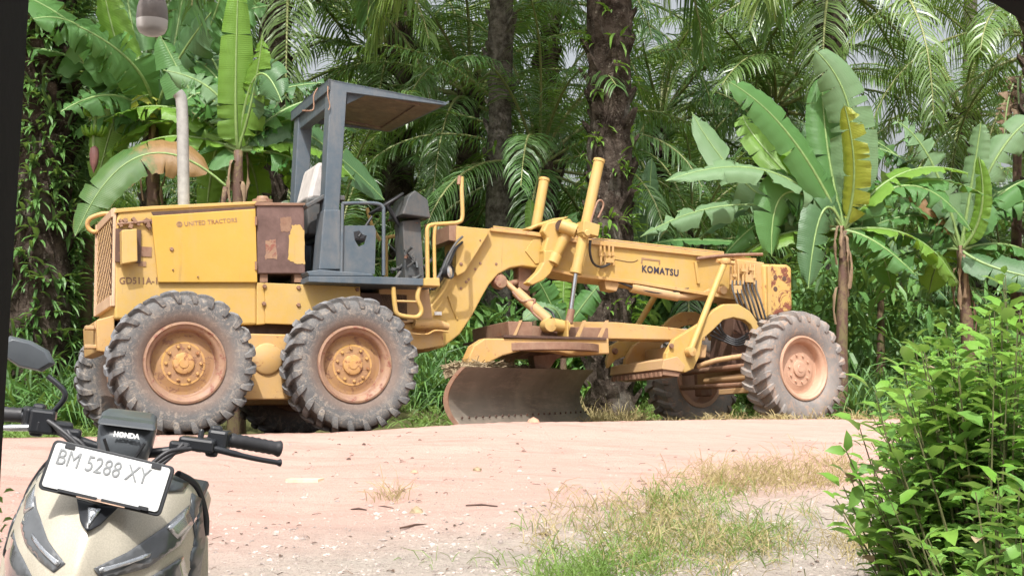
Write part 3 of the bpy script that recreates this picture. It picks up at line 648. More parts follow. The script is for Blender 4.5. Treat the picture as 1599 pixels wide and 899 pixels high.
banana(372, 14.2, 600, (372, 235), [
    ((368, 150), (372, -30), -0.3, 0.5, (0.3, -1, 0.1), 'ban_bright', 0.1), ((395, 150), (410, 55), -0.4, 0.45, (-0.6, -1, 0.1), 'ban_bright', 0.5), ((335, 205), (250, 55), 0.2, 0.8, (0.2, -1, 0.5), 'ban', 0.5),
    ((450, 195), (600, 312), 1.3, 0.75, (0.45, -0.8, 0.7), 'ban_dark', 0.1), ((330, 270), (322, 340), 0.4, 0.4, (0.2, -1, 0), 'ban_bright', 0.2, (345, 200)), ((420, 190), (470, 230), 0.2, 0.6, (0, -0.7, 0.9), 'ban', 0.8),
    ((400, 120), (440, 160), -0.5, 0.62, (-.5, -1, .4), 'ban_dark', 0.3), ((325, 150), (280, 175), -0.3, 0.7, (0, -1, .8), 'ban', 0.8), ((400, 160), (500, 130), 0.5, 0.7, (0, -1, .9), 'ban_dark', 0.7), ((345, 120), (300, 60), 0.5, 0.6, FR, 'ban_dark', 0.4), ((340, 150), (255, 110), -0.2, 0.6, (0, -0.8, 0.7), 'ban_dusty', 0.8)],
    'banana plant with upright pale leaf left of the canopy', 0.11)
bp3 = banana(310, 13.6, 600, (352, 292), [((222, 243), (118, 368), -0.5, 0.62, (0.1, -0.9, 0.5), 'ban_dry', 0.15, (352, 290))], 'half-browned banana leaf arching behind the hood', 0.06)
banana(962, 19.6, 600, (1008, 390), [((1012, 330), (1018, 248), 0.0, 0.42, (0.3, -1, 0), 'ban_dark', 0.0), ((1060, 375), (1180, 380), 0.3, 0.5, (0, -.5, 1), 'ban', 0.3), ((990, 430), (950, 470), 0.3, 0.4, (0, -.6, 1), 'ban', 0.3)],
       'small banana plant with one broad dark upright leaf right of the ivy palm', 0.06)
banana(1312, 15.6, 640, (1318, 360), [
    ((1235, 215), (1138, 128), -0.5, 0.62, (0.3, -1, 0.45), 'ban', 0.15), ((1330, 190), (1272, 78), -0.2, 0.72, (-0.3, -1, 0.3), 'ban_dusty', 0.2), ((1292, 230), (1284, 120), 0.2, 0.6, (0.3, -1, 0), 'ban', 0.15),
    ((1334, 270), (1318, 162), -0.5, 0.5, (-0.7, -1, 0), 'ban_yel', 0.3), ((1200, 268), (1040, 283), -0.4, 0.55, (0, -0.75, 1), 'ban_dusty', 0.4), ((1230, 300), (1205, 400), -0.2, 0.75, (0.4, -1, 0.3), 'ban', 0.3),
    ((1180, 300), (1080, 175), 0.5, 0.6, (0, -1, 0.7), 'ban_dusty', 0.5), ((1155, 320), (1000, 370), 0.4, 0.55, (0, -0.7, 1), 'ban_dusty', 0.6), ((1200, 240), (1160, 180), 0.6, 0.5, FR, 'ban_bright', 0.2),
    ((1420, 290), (1520, 365), 0.1, 0.6, (0.1, -0.7, 1), 'ban', 0.5), ((1285, 330), (1262, 450), -0.3, 0.6, (0.3, -1, 0.1), 'ban_dark', 0.4), ((1345, 350), (1350, 240), 0.4, 0.55, FR, 'ban', 0.3),
    ((1370, 380), (1430, 430), -0.2, 0.55, (0, -.7, 1), 'ban', 0.6), ((1225, 330), (1130, 400), 0.3, 0.6, (0, -.7, 1), 'ban', 0.4), ((1300, 250), (1250, 190), 0.7, 0.6, FR, 'ban_dark', 0.4)],
    'largest banana clump, tall upright leaves above the front wheel', 0.10)
banana(1518, 16.8, 640, (1500, 390), [
    ((1455, 255), (1400, 190), -0.2, 0.65, (0.2, -1, 0.6), 'ban_dusty', 0.8), ((1430, 275), (1355, 215), 0.2, 0.6, (0.2, -1, 0.7), 'ban_dry', 0.9), ((1520, 270), (1532, 190), -0.2, 0.42, (-0.8, -1, 0), 'ban_dusty', 0.2),
    ((1560, 240), (1640, 170), -0.1, 0.6, (0, -1, 0.6), 'ban_dusty', 0.5), ((1532, 330), (1528, 245), -0.4, 0.3, (-0.8, -1, 0), 'ban_bright', 0.1), ((1570, 320), (1650, 330), 0.1, 0.6, (0, -0.7, 1), 'ban', 0.5),
    ((1560, 420), (1660, 440), -0.6, 0.6, (0, -1, 0.5), 'ban_dark', 0.2), ((1450, 340), (1370, 350), 0.3, 0.6, (0, -0.7, 1), 'ban', 0.7), ((1470, 410), (1430, 380), -0.8, 0.4, (0.3, -1, 0.5), 'ban_bright', 0.1, (1500, 450))],
    'ragged banana plant at the right edge behind the hedge', 0.12)
banana(1585, 17.6, 640, (1590, 120), [((1575, 155), (1568, 215), -0.2, 0.35, (0.5, -1, 0), 'dead', 0.9), ((1590, 150), (1596, 200), -0.3, 0.3, (0.5, -1, 0), 'dead', 0.9)], 'tall banana stem with dry brown hanging leaves at the right edge', 0.1)
banana(128, 16.2, 620, (140, 330), [((110, 260), (60, 200), 0, 0.6, (0.2, -1, .5), 'ban_dark', 0.5), ((95, 350), (70, 460), 0, 0.5, (0.2, -1, .2), 'ban_dark', 0.7), ((130, 280), (128, 180), 0.2, 0.5, FR, 'ban_dusty', 0.5)], 'dark dry-sheathed banana stem left of the radiator grille', 0.13)
banana(835, 19, 620, (834, 400), [((830, 350), (828, 310), 0, 0.24, FR, 'ban_bright', 0.0), ((865, 365), (905, 330), 0, 0.35, (0, -1, .5), 'ban', 0.4)], 'small banana shoot behind the far lift cylinder', 0.05)
banana(880, 17.3, 620, (880, 520), [((850, 455), (830, 425), -.3, 0.5, (0, -1, .6), 'ban', 0.3), ((860, 480), (815, 500), -.3, 0.42, (0, -1, .8), 'ban_dusty', 0.2), ((915, 470), (940, 440), 0, 0.45, (0, -1, .6), 'ban', 0.3), ((880, 450), (885, 420), 0, 0.4, FR, 'ban_bright', 0.2)], 'low banana plant seen through the gap under the boom', 0.07)
banana(1375, 20, 620, (1375, 420), [((1340, 400), (1300, 430), 0, 0.5, (0, -1, .6), 'ban', 0.5), ((1400, 370), (1420, 400), 0, 0.5, (0, -1, .6), 'ban_dusty', 0.5), ((1375, 350), (1370, 300), 0, 0.5, FR, 'ban', 0.3), ((1420, 420), (1480, 470), 0, 0.5, (0, -.8, .9), 'ban_dark', .5)], 'shaded banana plant between the two right-hand clumps', 0.09)
# ------------------------------------------------------------ the motor grader
GG = bpy.data.objects.new('motor_grader', None); C.objects.link(GG); GG.matrix_world = Matrix.Translation(G0) @ RG.to_4x4()
tag(GG, 'old yellow motor grader with dark canopy and rusty blade parked on the road edge', 'motor grader')
def pp(pts, Y): return [gp(a, b, Y) for a, b in pts]
def slab(name, pts, Yp, y0, y1, mat, parent=None, bevel=0.008, smooth=None):
    return MB().prism(pp(pts, Yp), y0, y1).build(name, M[mat] if isinstance(mat, str) else mat, parent or GG, smooth, bevel)
def pipe(name, pts, r, mat, parent=None, n=10, k=6):
    P = bez([gp(a, b, y) for a, b, y in pts], k); return MB().tube(P, r, n).build(name, M[mat], parent or GG, 60)
def bolts(mb, pts, Y, r=0.014, h=0.012):
    for a, b in pts:
        c = gp(a, b, Y); mb.lathe([(0.0001, -h), (r*0.8, -h), (r, -h*0.5), (r, 0.004)], 6, 'Y', c)
# wheels -----------------------------------------------------
def tyre_bm():
    mb = MB()
    out = [(0.335, -0.13), (0.36, -0.155), (0.42, -0.178), (0.50, -0.186), (0.555, -0.180), (0.582, -0.16), (0.592, -0.11), (0.598, 0.0)]
    prof = out + [(r_, -h) for r_, h in reversed(out[:-1])] + [(0.32, 0.12), (0.32, -0.12)]
    mb.lathe(prof, 72, 'Y', closed=True)
    NL = 24; rr = random.Random(3)
    for sg in (-1, 1):
        for k in range(NL):
            a0 = 2*math.pi*(k + (0.5 if sg > 0 else 0))/NL; wr = rr.uniform(0.75, 1.05)
            # a lug: from the centre line sweeping back over the shoulder and down the sidewall
            st = [(0.005, 0.600, 0.0, .034), (0.07, 0.600, -0.02, .032), (0.13, 0.596, -0.055, .032), (0.168, 0.585, -0.085, .034), (0.187, 0.552, -0.105, .030), (0.190, 0.515, -0.118, .020)]
            V = []; hgts = [0.038, 0.040, 0.042, 0.037, 0.018, 0.005]
            for (h, r_, da, hw), ex in zip(st, hgts):
                ex *= wr
                for (side, e, wk) in ((-1, -0.01, 1.25), (-1, 1, 0.8), (1, 1, 0.8), (1, -0.01, 1.25)):
                    ang = a0 + da*1.25 + side*hw*wk/0.6
                    er = ex if e == 1 else -0.012
                    nr, nh = (1, 0) if h < 0.15 else ((0.75, 0.66) if h < 0.18 else (0.25, 0.97))
                    r2 = r_ + er*nr; h2 = h + er*nh
                    V.append((r2*math.cos(ang), sg*h2, r2*math.sin(ang)))
            F = [tuple(range(3, -1, -1)), tuple(len(V)-4+i for i in range(4))]
            for i in range(len(st)-1):
                for j in range(4): F.append((i*4+j, i*4+(j+1) % 4, (i+1)*4+(j+1) % 4, (i+1)*4+j))
            mb.add(V, F)
    vv = []
    for v in mb.v:
        q = Vector(v); k = 1 + 0.006*noise.noise(q*9); vv.append((v[0]*k, v[1], v[2]*k))
    mb.v = vv; return mb
def rim_bm():
    mb = MB()
    mb.lathe([(0.30, 0.17), (0.352, 0.165), (0.358, 0.15), (0.358, -0.15), (0.352, -0.168), (0.335, -0.172), (0.325, -0.158), (0.312, -0.15), (0.30, -0.145), (0.287, -0.12), (0.280, -0.06), (0.265, -0.052),
              (0.235, -0.058), (0.19, -0.078), (0.16, -0.082), (0.0001, -0.082)], 56, 'Y')
    mb.lathe([(0.0001, -0.06), (0.28, -0.055), (0.30, 0.02), (0.30, 0.17)], 40, 'Y')
    return mb
tm = None
def wheel(X, Yc, kind='rim', tm_='tyre', steer=0, rot=0.0, out=-1, rz=0, z=0.64):
    global tm
    e = empty('wheel', (X, Yc, z), GG, (0, 0, steer + (math.pi if out > 0 else 0)))
    if tm is None:
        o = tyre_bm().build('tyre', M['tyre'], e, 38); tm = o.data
        wheel.rim = rim_bm().build('rim', [M['rim'], M['disc']], e, 45); ri = wheel.rim
        for p_ in ri.data.polygons:
            c_ = p_.center
            if math.hypot(c_.x, c_.z) < 0.262 and c_.y < 0: p_.material_index = 1
        hb = MB(); hb.lathe([(0.0001, -0.112), (0.04, -0.112), (0.045, -0.106), (0.075, -0.106), (0.09, -0.10), (0.095, -0.082), (0.19, -0.080), (0.195, -0.07)], 28, 'Y')
        for k in range(10):
            a = k*math.pi/5; hb.lathe([(0.0001, -0.098), (0.011, -0.098), (0.015, -0.094), (0.015, -0.07)], 6, 'Y', (0.15*math.cos(a), 0, 0.15*math.sin(a)))
        wheel.hub = hb.build('hub', M['hub'], ri, 40)
        for k in range(6):
            pass
    else:
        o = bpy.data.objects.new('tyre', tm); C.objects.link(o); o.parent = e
        ri = bpy.data.objects.new('rim', wheel.rim.data); C.objects.link(ri); ri.parent = e
        h_ = bpy.data.objects.new('hub', wheel.hub.data); C.objects.link(h_); h_.parent = ri
        wh = h_
    for q in ([o] if True else []): q.rotation_euler = (0, rot, 0)
    ri.rotation_euler = (0, rot*1.7, 0)
    if tm_ != 'tyre':
        o.material_slots[0].link = 'OBJECT'; o.material_slots[0].material = M[tm_]
        for q, mm in ((ri, 'rim_dust'), (ri.children[0], 'rim_dust')):
            for sl_ in q.material_slots: sl_.link = 'OBJECT'; sl_.material = M[mm]
    return e
WB = 0.77 + 5.893
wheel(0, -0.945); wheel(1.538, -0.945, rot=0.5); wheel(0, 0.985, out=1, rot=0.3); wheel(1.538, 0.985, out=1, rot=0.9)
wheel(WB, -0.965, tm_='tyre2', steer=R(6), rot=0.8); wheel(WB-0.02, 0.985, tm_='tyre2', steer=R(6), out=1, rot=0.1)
# tandem cases
for sg, ys_ in ((-1, (-0.72, -0.52)), (1, (0.52, 0.72))):
    X0, X1, zc, rr_ = 0.0, 1.538, 0.64, 0.30
    pts = [(X0 + rr_*math.cos(a), zc + rr_*math.sin(a)) for a in [math.pi/2 + math.pi*i/12 for i in range(13)]] + [(X1 + rr_*math.cos(a), zc + rr_*math.sin(a)) for a in [-math.pi/2 + math.pi*i/12 for i in range(13)]]
    o = MB().prism(pts, *ys_).build('tandem_case', M['yellow_worn'], GG, None, 0.012)
    if sg < 0:
        c = gp(426, 560, -0.74); mb = MB(); mb.lathe([(0.0001, -0.025), (0.13, -0.025), (0.145, -0.012), (0.145, 0.02)], 28, 'Y', (c.x-0.05, -0.72, c.z)); mb.build('cover_plate', M['yellow_worn'], o, 45)
    for X in (X0, X1):
        MB().lathe([(0.11, -0.1), (0.11, 0.1)], 20, 'Y', (X, (-0.80 if sg < 0 else 0.80), 0.64)).build('hub_shaft', M['rust'], o, 45)
mb = MB(); mb.lathe([(0.16, -0.55), (0.16, 0.55)], 20, 'Y', (0.77, 0, 0.66)); mb.build('rear_axle', M['rust_dark'], GG, 45)
# engine hood
hood = slab('engine_hood', [(179, 498), (180, 350), (185, 331), (238, 324.5), (400, 316), (401, 507), (340, 508)], -0.48, -0.48, 0.46, 'yellow', bevel=0.02)
slab('hood_top_lip', [(178, 333), (181, 326), (238, 322), (400, 314.5), (400, 319.5), (238, 328)], -0.48, -0.495, 0.475, 'yellow', hood, 0.006)
slab('hood_gap_shade', [(236, 331), (398, 322), (398, 330), (240, 338)], -0.485, -0.484, -0.47, 'rust_dark', hood, 0)  # dark strip painting the shade inside the gap over the door
door = slab('engine_door', [(236, 337), (399, 326), (402, 441), (247, 441)], -0.51, -0.515, -0.484, 'yellow_clean')
mb = MB(); bolts(mb, [(268, 389)], -0.516, 0.02); bolts(mb, [(270, 421), (309, 432)], -0.516, 0.008); mb.build('door_latch', M['rust'], door, 45)
mb = MB()
for a, b in ((400, 345), (400, 415)): mb.lathe([(0.0001, -0.04), (0.012, -0.04), (0.012, 0.04), (0.0001, 0.04)], 8, 'Z', gp(a, b, -0.52))
mb.build('door_hinge', M['rust'], door, 45)
E_ = lambda a, b, Y, ang=0.0: Matrix.Translation(gp(a, b, Y)) @ Matrix.Rotation(-ang, 4, 'Y') @ Matrix.Rotation(math.pi/2, 4, 'X')
def ang_px(a, b, Y): p, q = gp(*a, Y), gp(*b, Y); return math.atan2(q.z-p.z, q.x-p.x)
an = ang_px((288, 352), (365, 346), -0.517)
mb = MB(); mb.lathe([(0.018, -0.002), (0.026, -0.002), (0.026, 0.001), (0.018, 0.001)], 20, 'Y', gp(280, 350, -0.517), closed=True); mb.lathe([(0.0001, -0.002), (0.012, -0.002), (0.012, 0.001)], 8, 'Y', gp(280, 350, -0.517)); mb.build('round_emblem', M['letter_fade'], door, 45)
text_mesh('door_lettering', 'UNITED TRACTORS', 0.058, E_(288, 353, -0.517, an), M['letter_fade'], door, 0.001, 0.0006, 0.9, 1.08)
text_mesh('model_lettering', 'GD511A-1', 0.085, E_(186, 443, -0.483, ang_px((186, 443), (245, 443), -0.48)), M['letter'], hood, 0.001, 0.0015, 0.92)
mb = MB(); c = gp(222, 412, -0.484); mb.box(c, (0.07, 0.006, 0.045)); mb.build('data_plate', M['letter_fade'], hood)
sb = slab('side_box', [(190, 359), (214, 357), (215, 408), (191, 412)], -0.62, -0.62, -0.50, 'yellow', None, 0.008)
mb = MB(); mb.box(gp(200, 384, -0.495), (0.22, 0.03, 0.30)); mb.build('box_bracket', M['rust_dark'], sb)
mb = MB(); rq = random.Random(4)
for k in range(12):
    c = gp(rq.uniform(186, 236), rq.uniform(343, 357), -0.50); mb.box(c, (rq.uniform(.02, .06), rq.uniform(.02, .05), rq.uniform(.015, .04)), Matrix.Rotation(rq.uniform(0, 3), 3, 'Y'))
mb.tube([gp(183, 350, -.51), gp(236, 345, -.51)], 0.012, 8); mb.build('broken_hinge', M['rust'], hood)
c = gp(228, 393, -0.483); MB().box(c, (0.1, 0.01, 0.09)).build('patch', M['rust'], hood)
# grille at the rear, seen at a grazing angle
gx = -0.515; za_, zb_ = gp(165, 470, 0).z, gp(165, 352, 0).z
fr_ = MB(); fr_.box2((gx-0.008, -0.48, za_-0.1), (gx+.02, -0.455, zb_+0.08)); fr_.box2((gx-0.03, 0.42, za_-0.1), (gx+.02, 0.46, zb_+0.08)); fr_.box2((gx-0.02, -0.455, zb_), (gx+.02, 0.42, zb_+0.08)); fr_.box2((gx-0.02, -0.455, za_-0.1), (gx+.02, 0.42, za_))
fro = fr_.build('grille_frame', paint('faded_frame_paint', (0.5, 0.32, 0.2), (0.6, 0.42, 0.28), amt=0.62), GG, None, 0.006)
g_ = MB(); g_.box2((gx-0.004, -0.455, za_), (gx+0.015, 0.42, zb_)); g_.build('radiator_core', M['rust_dark'], fro)
g_ = MB()
for k in range(-15, 15):
    for s_ in (-1, 1):
        y0, z0 = k*0.09, za_; pts_ = []
        for i in range(45):
            y, z = y0 + s_*i*0.021, z0 + i*0.021
            if -0.44 < y < 0.42 and z < zb_: pts_.append((gx-0.012 - 0.003*s_, y, z))
        if len(pts_) > 2: g_.bar(pts_[0], pts_[-1], 0.005, 0.004, (1, 0, 0))
g_.build('grille_mesh', M['yellow_dusty'], fro)
slab('rear_bumper', [(150, 500), (178, 492), (179, 545), (165, 550), (152, 548)], -0.4, -0.42, 0.42, 'yellow_worn')
hk = MB()
for dz in (0, 0.17):
    a = gp(127, 513, 0.0); hk.box((a.x+0.14, -0.30, a.z-0.02-dz), (0.30, 0.10, 0.035))
a = gp(156, 509, -0.3); hk.lathe([(0.03, -0.02), (0.06, -0.02), (0.06, 0.02), (0.03, 0.02)], 18, 'Y', (a.x, -0.37, a.z), closed=True); hk.box((a.x+0.03, -0.33, a.z-0.12), (0.05, 0.06, 0.26))
hk.build('tow_bracket', M['yellow_dusty'], GG, None, 0.006)
pipe('lamp_guard', [(180, 334, .3), (160, 334, .36), (140, 342, .42), (137, 354, .44), (146, 362, .42), (160, 360, .36)], 0.022, 'yellow_worn')
# exhaust stack
pipe('exhaust_stack', [(287, 325, 0.0), (286, 250, 0.0), (285, 190, 0.0), (284, 165, 0.0), (282, 152, 0.0), (277, 145, 0.0)], 0.056, 'pipe', n=18, k=8)
# battery cover
bc = slab('battery_cover', [(401, 320), (475, 320), (477, 427), (402, 427)], -0.5, -0.5, 0.48, 'battery', None, 0.01)
bt = MB(); bt.prism(pp([(399, 316), (477, 317), (477, 321), (399, 321)], -0.51), -0.515, 0.49); bt.build('cover_lid', M['rust'], bc, None, 0.004)
def flake(name, pts, Y, mat, par, seed=0):
    rr = random.Random(seed); P = pp(pts, Y); Q = []
    for i, p in enumerate(P):
        q = P[(i+1) % len(P)]
        for k in range(6):
            w_ = p.lerp(q, k/6); Q.append(w_ + Vector((rr.uniform(-.007, .007), 0, rr.uniform(-.007, .007))))
    return MB().prism(Q, Y, Y+0.006).build(name, M[mat], par)
flake('paint_patch', [(456, 352), (468, 350), (476, 362), (476, 412), (462, 412), (450, 405), (452, 368)], -0.503, 'yellow', bc, 1)
flake('paint_patch', [(437, 340), (454, 338), (455, 361), (438, 362)], -0.503, 'rust', bc, 2)
flake('paint_patch', [(415, 376), (430, 373), (433, 404), (414, 405)], -0.503, 'rim', bc, 3)
MB().lathe([(0.0001, 0.05), (0.05, 0.05), (0.06, 0.035), (0.06, 0.02), (0.10, 0.015), (0.10, -0.02)], 12, 'Z', gp(410, 315, -0.3)).build('filler_cap', M['rim'], bc, 40)
mb = MB()
for a in (411, 465): MB().prism(pp([(a-6, 427), (a+6, 427), (a+6, 441), (a-6, 441)], -0.45), -0.47, -0.35).build('cover_foot', M['rust'], bc)
# frame under the hood and deck
slab('side_frame', [(401, 441), (414, 442), (414, 506), (401, 507)], -0.5, -0.505, -0.42, 'yellow')
fp = slab('frame_panel', [(414, 441.5), (562, 447.5), (563, 468), (520, 500), (470, 507), (414, 505)], -0.52, -0.525, -0.49, 'yellow', None, 0.006)
mb = MB(); bolts(mb, [(466, 449), (466, 476), (413, 447), (412, 474), (558, 452)], -0.526, 0.022, 0.016); mb.build('panel_bolt', M['rust'], fp, 45)
MB().box2((-0.45, -0.40, 0.86), (2.3, 0.40, 1.12)).build('main_frame', M['rust_dark'], GG, None, 0.01)
MB().box2((0.78, -0.42, 1.12), (1.35, 0.42, 1.42)).build('transmission_case', M['rust_dark'], GG, None, 0.02)
MB().box2((1.35, -0.38, 1.12), (2.35, 0.38, 1.40)).build('floor_support', M['rust_dark'], GG, None, 0.01)
slab('frame_side_rail', [(600, 505), (648, 505), (690, 515), (690, 540), (655, 546), (600, 540)], -0.3, -0.34, 0.34, 'yellow_worn')
slab('frame_web', [(590, 452), (668, 446), (675, 500), (600, 508)], -0.36, -0.38, 0.38, 'yellow_dusty')
# deck
dk = slab('platform_deck', [(482, 431), (600, 432), (686, 436), (686, 446), (600, 444), (482, 440)], -0.72, -0.72, 0.72, 'grey', None, 0.006)
slab('deck_lip', [(478, 424), (500, 421), (580, 428), (584, 432), (482, 431)], -0.66, -0.68, 0.4, 'grey', dk)
slab('step_pad', [(662, 434), (686, 434), (687, 447), (662, 446)], -0.74, -0.75, -0.6, 'yellow')
# canopy: two posts, cross beam and a roof that overhangs forwards
cp = empty('canopy', (0, 0, 0), GG)
MB().prism(pp([(515, 140), (541, 143), (529, 330), (505, 330)], -0.6), -0.62, -0.46).build('canopy_post', M['grey'], cp, None, 0.01)
MB().prism(pp([(505, 328), (531, 328), (531, 421), (497, 421)], -0.62), -0.64, -0.42).build('post_base', M['grey'], cp, None, 0.01)
MB().prism(pp([(461, 186), (483, 190), (475, 335), (453, 335)], 0.56), 0.44, 0.60).build('canopy_post', M['grey'], cp, None, 0.01)
b0 = gp(462, 330, 0.56); MB().box2((b0.x-0.12, 0.42, 1.46), (b0.x+0.18, 0.60, b0.z+0.05)).build('post_base', M['grey'], cp, None, 0.01)
A = gp(513, 124, -0.62); B = gp(697, 160, -0.62); zr, zf = A.z, B.z; x0, x1 = A.x, B.x
def rz_(x): return zr + (zf-zr)*(x-x0)/(x1-x0)
rf = MB(); yn, yf = -0.62, 0.66; xf = x1 - 0.12
top = [(x0, yn, rz_(x0)), (x1, yn, rz_(x1)), (xf, yf, rz_(xf)), (x0, yf, rz_(x0))]
def loopslab(mb, t_, th):
    b_ = [(p[0], p[1], p[2]-th) for p in t_]; mb.add(t_+b_, [(0, 1, 2, 3), (7, 6, 5, 4)] + [(i, i+4, (i+1) % 4+4, (i+1) % 4) for i in range(4)])
loopslab(rf, top, 0.02)
ro = rf.build('canopy_roof', M['grey'], cp)
fm = MB(); H_ = 0.085
P4 = [Vector(p) for p in top]
for i, (a, b, taper) in enumerate(((0, 1, True), (1, 2, False), (2, 3, False), (3, 0, False))):
    p, q = P4[a], P4[b]; n_ = Vector((0, 0, 1)).cross(q-p).normalized()*0.03
    hp = H_*1.25 if a in (0, 3) else 0.03; hq = H_*1.25 if b in (0, 3) else 0.03
    z3 = Vector((0, 0, 0.003)); fm.add([p+z3, q+z3, q+n_+z3, p+n_+z3, p-Vector((0, 0, hp)), q-Vector((0, 0, hq)), q+n_-Vector((0, 0, hq)), p+n_-Vector((0, 0, hp))],
           [(0, 1, 2, 3), (7, 6, 5, 4), (0, 4, 5, 1), (1, 5, 6, 2), (2, 6, 7, 3), (3, 7, 4, 0)])
fm.build('roof_edge', M['grey'], ro, None, 0.004)
un = MB(); inn = [(x0+0.03, yn+0.03, rz_(x0)-0.028), (x1-0.04, yn+0.03, rz_(x1)-0.026), (xf-0.04, yf-0.03, rz_(xf)-0.026), (x0+0.03, yf-0.03, rz_(x0)-0.028)]
loopslab(un, inn, 0.008); un.build('roof_lining', M['roof_under'], ro)
un = MB()
ins = lambda u, v: Vector((x0 + 0.12 + u*(x1-x0-0.3), yn + 0.12 + v*(yf-yn-0.24), 0))
for (a, b) in (((.12, 0), (.92, 0)), ((.92, 0), (.92, 1)), ((.92, 1), (.12, 1)), ((.12, 1), (.12, 0))):
    p, q = ins(*a), ins(*b); p.z = rz_(p.x)-0.04; q.z = rz_(q.x)-0.04; un.bar(p, q, 0.05, 0.02)
un.build('roof_rib', M['roof_under'], ro, None, 0.003)
MB().prism(pp([(542, 142), (575, 147), (541, 163)], -0.55), -0.56, -0.53).build('gusset', M['grey'], cp)
MB().box2((x0+0.03, -0.60, zr-0.24), (x0+0.13, 0.60, zr-0.04)).build('cross_beam', M['grey'], cp, None, 0.008)
pipe('roof_hook', [(496, 138, -0.3), (490, 150, -0.3), (490, 168, -0.3), (486, 173, -0.3), (472, 173, -0.3)], 0.008, 'rust', cp)
pipe('wire', [(512, 135, -.64), (512, 150, -.65), (515, 165, -.64), (513, 172, -.64)], 0.006, 'rust', cp)
# seat, console, steering
st = empty('operator_seat', (0, 0, 0), GG)
MB().prism(pp([(470, 318), (484, 262), (495, 258), (500, 300), (502, 318)], 0.0), -0.22, 0.22).build('backrest', M['beige'], st, None, 0.04)
MB().prism(pp([(466, 316), (506, 312), (508, 372), (470, 372)], 0.0), -0.25, 0.25).build('seat_shell', M['greyd'], st, None, 0.02)
q = gp(500, 372, 0); MB().box2((q.x-0.1, -0.24, q.z-0.05), (q.x+0.42, 0.24, q.z+0.08)).build('seat_cushion', M['black'], st, None, 0.03)
MB().box2((q.x-0.05, -0.15, 1.5), (q.x+0.3, 0.15, q.z-0.05)).build('seat_pedestal', M['greyd'], st, None, 0.01)
mb = MB(); q = gp(492, 318, -.5); mb.prism(pp([(472, 322), (500, 306), (534, 308), (534, 316), (500, 314), (476, 328)], -0.5), -0.6, -0.35); mb.build('armrest', M['greyd'], GG, None, 0.01)
cs = empty('steering_console', (0, 0, 0), GG)
MB().prism(pp([(622, 348), (650, 345), (656, 438), (626, 438)], 0.0), -0.12, 0.12).build('console_column', M['greyd'], cs, None, 0.01)
MB().prism(pp([(616, 340), (626, 312), (636, 303), (656, 318), (660, 346)], 0.0), -0.22, 0.22).build('console_head', M['greyd'], cs, None, 0.012)
c = gp(603, 318, 0.0); ax = Vector((-0.55, 0, 0.83)).normalized(); ux = ax.orthogonal().normalized(); uy = ax.cross(ux)
wl = MB(); pts_ = [c + (ux*math.cos(a)+uy*math.sin(a))*0.2 for a in [2*math.pi*i/28 for i in range(29)]]; wl.tube(pts_, 0.014, 8, False); wo = wl.build('steering_wheel', M['black'], cs, 60)
ws = MB()
for k in range(3): a = k*2.094; ws.tube([c - ax*0.04, c + (ux*math.cos(a)+uy*math.sin(a))*0.195], 0.009, 6)
ws.tube([c - ax*0.35, c], 0.025, 8); ws.build('wheel_spoke', M['black'], wo, 60)
lv = MB(); rr_ = random.Random(8)
for k in range(9):
    y = -0.2 + k*0.05; p = gp(640 + rr_.uniform(-6, 10), 335, y); lv.tube([p, p + Vector((rr_.uniform(-.12, .02), 0, rr_.uniform(.08, .17)))], 0.007, 5)
lv.build('control_levers', M['black'], cs, 60)
pipe('pedal_arm', [(560, 370, -.3), (573, 350, -.3), (581, 338, -.3)], 0.014, 'black', cs)
mb = MB(); rr_ = random.Random(12)
for k in range(16):
    a = gp(rr_.uniform(612, 662), rr_.uniform(400, 432), rr_.uniform(-.4, .3)); b = a + Vector((rr_.uniform(-.2, .2), rr_.uniform(-.1, .1), rr_.uniform(-.12, .22))); mb.tube([a, (a+b)/2 + rand_dir(rr_)*0.04, b], rr_.uniform(.008, .018), 6)
mb.build('floor_linkage', M['greyd'], cs, 60)
for k in range(3):
    pipe('control_rod', [(664+k*2, 350, -.1+.1*k), (665+k*2, 430, -.1+.1*k)], 0.008, 'rust', cs, 6)
# side shield with its torn hole, rails
shp = pp([(529, 352), (584, 352), (587, 360), (585, 428), (529, 424)], -0.62)
hole = pp([(552, 362), (561, 360), (566, 366), (573, 368), (569, 381), (560, 385), (554, 375)], -0.62)
bm = bmesh.new()
ov = [bm.verts.new((p.x, -0.62, p.z)) for p in shp]; hv = [bm.verts.new((p.x, -0.62, p.z)) for p in hole]
for L_ in (ov, hv):
    for i in range(len(L_)): bm.edges.new((L_[i], L_[(i+1) % len(L_)]))
bmesh.ops.triangle_fill(bm, edges=bm.edges[:], use_beauty=True)
me = bpy.data.meshes.new('side_shield'); bm.to_mesh(me); bm.free(); me.materials.append(M['grey'])
sh = bpy.data.objects.new('side_shield', me); C.objects.link(sh); sh.parent = GG; so = sh.modifiers.new('solid', 'SOLIDIFY'); so.thickness = 0.012
pipe('grey_handrail', [(534, 318, -.64), (560, 317, -.64), (588, 318, -.64), (598, 324, -.64), (599, 340, -.64), (599, 430, -.64)], 0.018, 'grey')
pipe('grey_rail_post', [(535, 318, -.64), (533, 424, -.64)], 0.016, 'grey')
pipe('yellow_handrail', [(721, 276, -.7), (721, 300, -.7), (722, 338, -.7), (716, 347, -.7), (700, 349, -.7), (675, 351, -.7), (668, 356, -.7), (667, 370, -.7), (668, 436, -.7)], 0.021, 'yellow')
pipe('yellow_rail_post', [(680, 351, -.7), (678, 375, -.7), (679, 436, -.7)], 0.018, 'yellow')
pipe('far_yellow_rail', [(603, 432, .6), (603, 376, .6), (606, 371, .6), (618, 369, .6), (622, 376, .6)], 0.022, 'yellow')
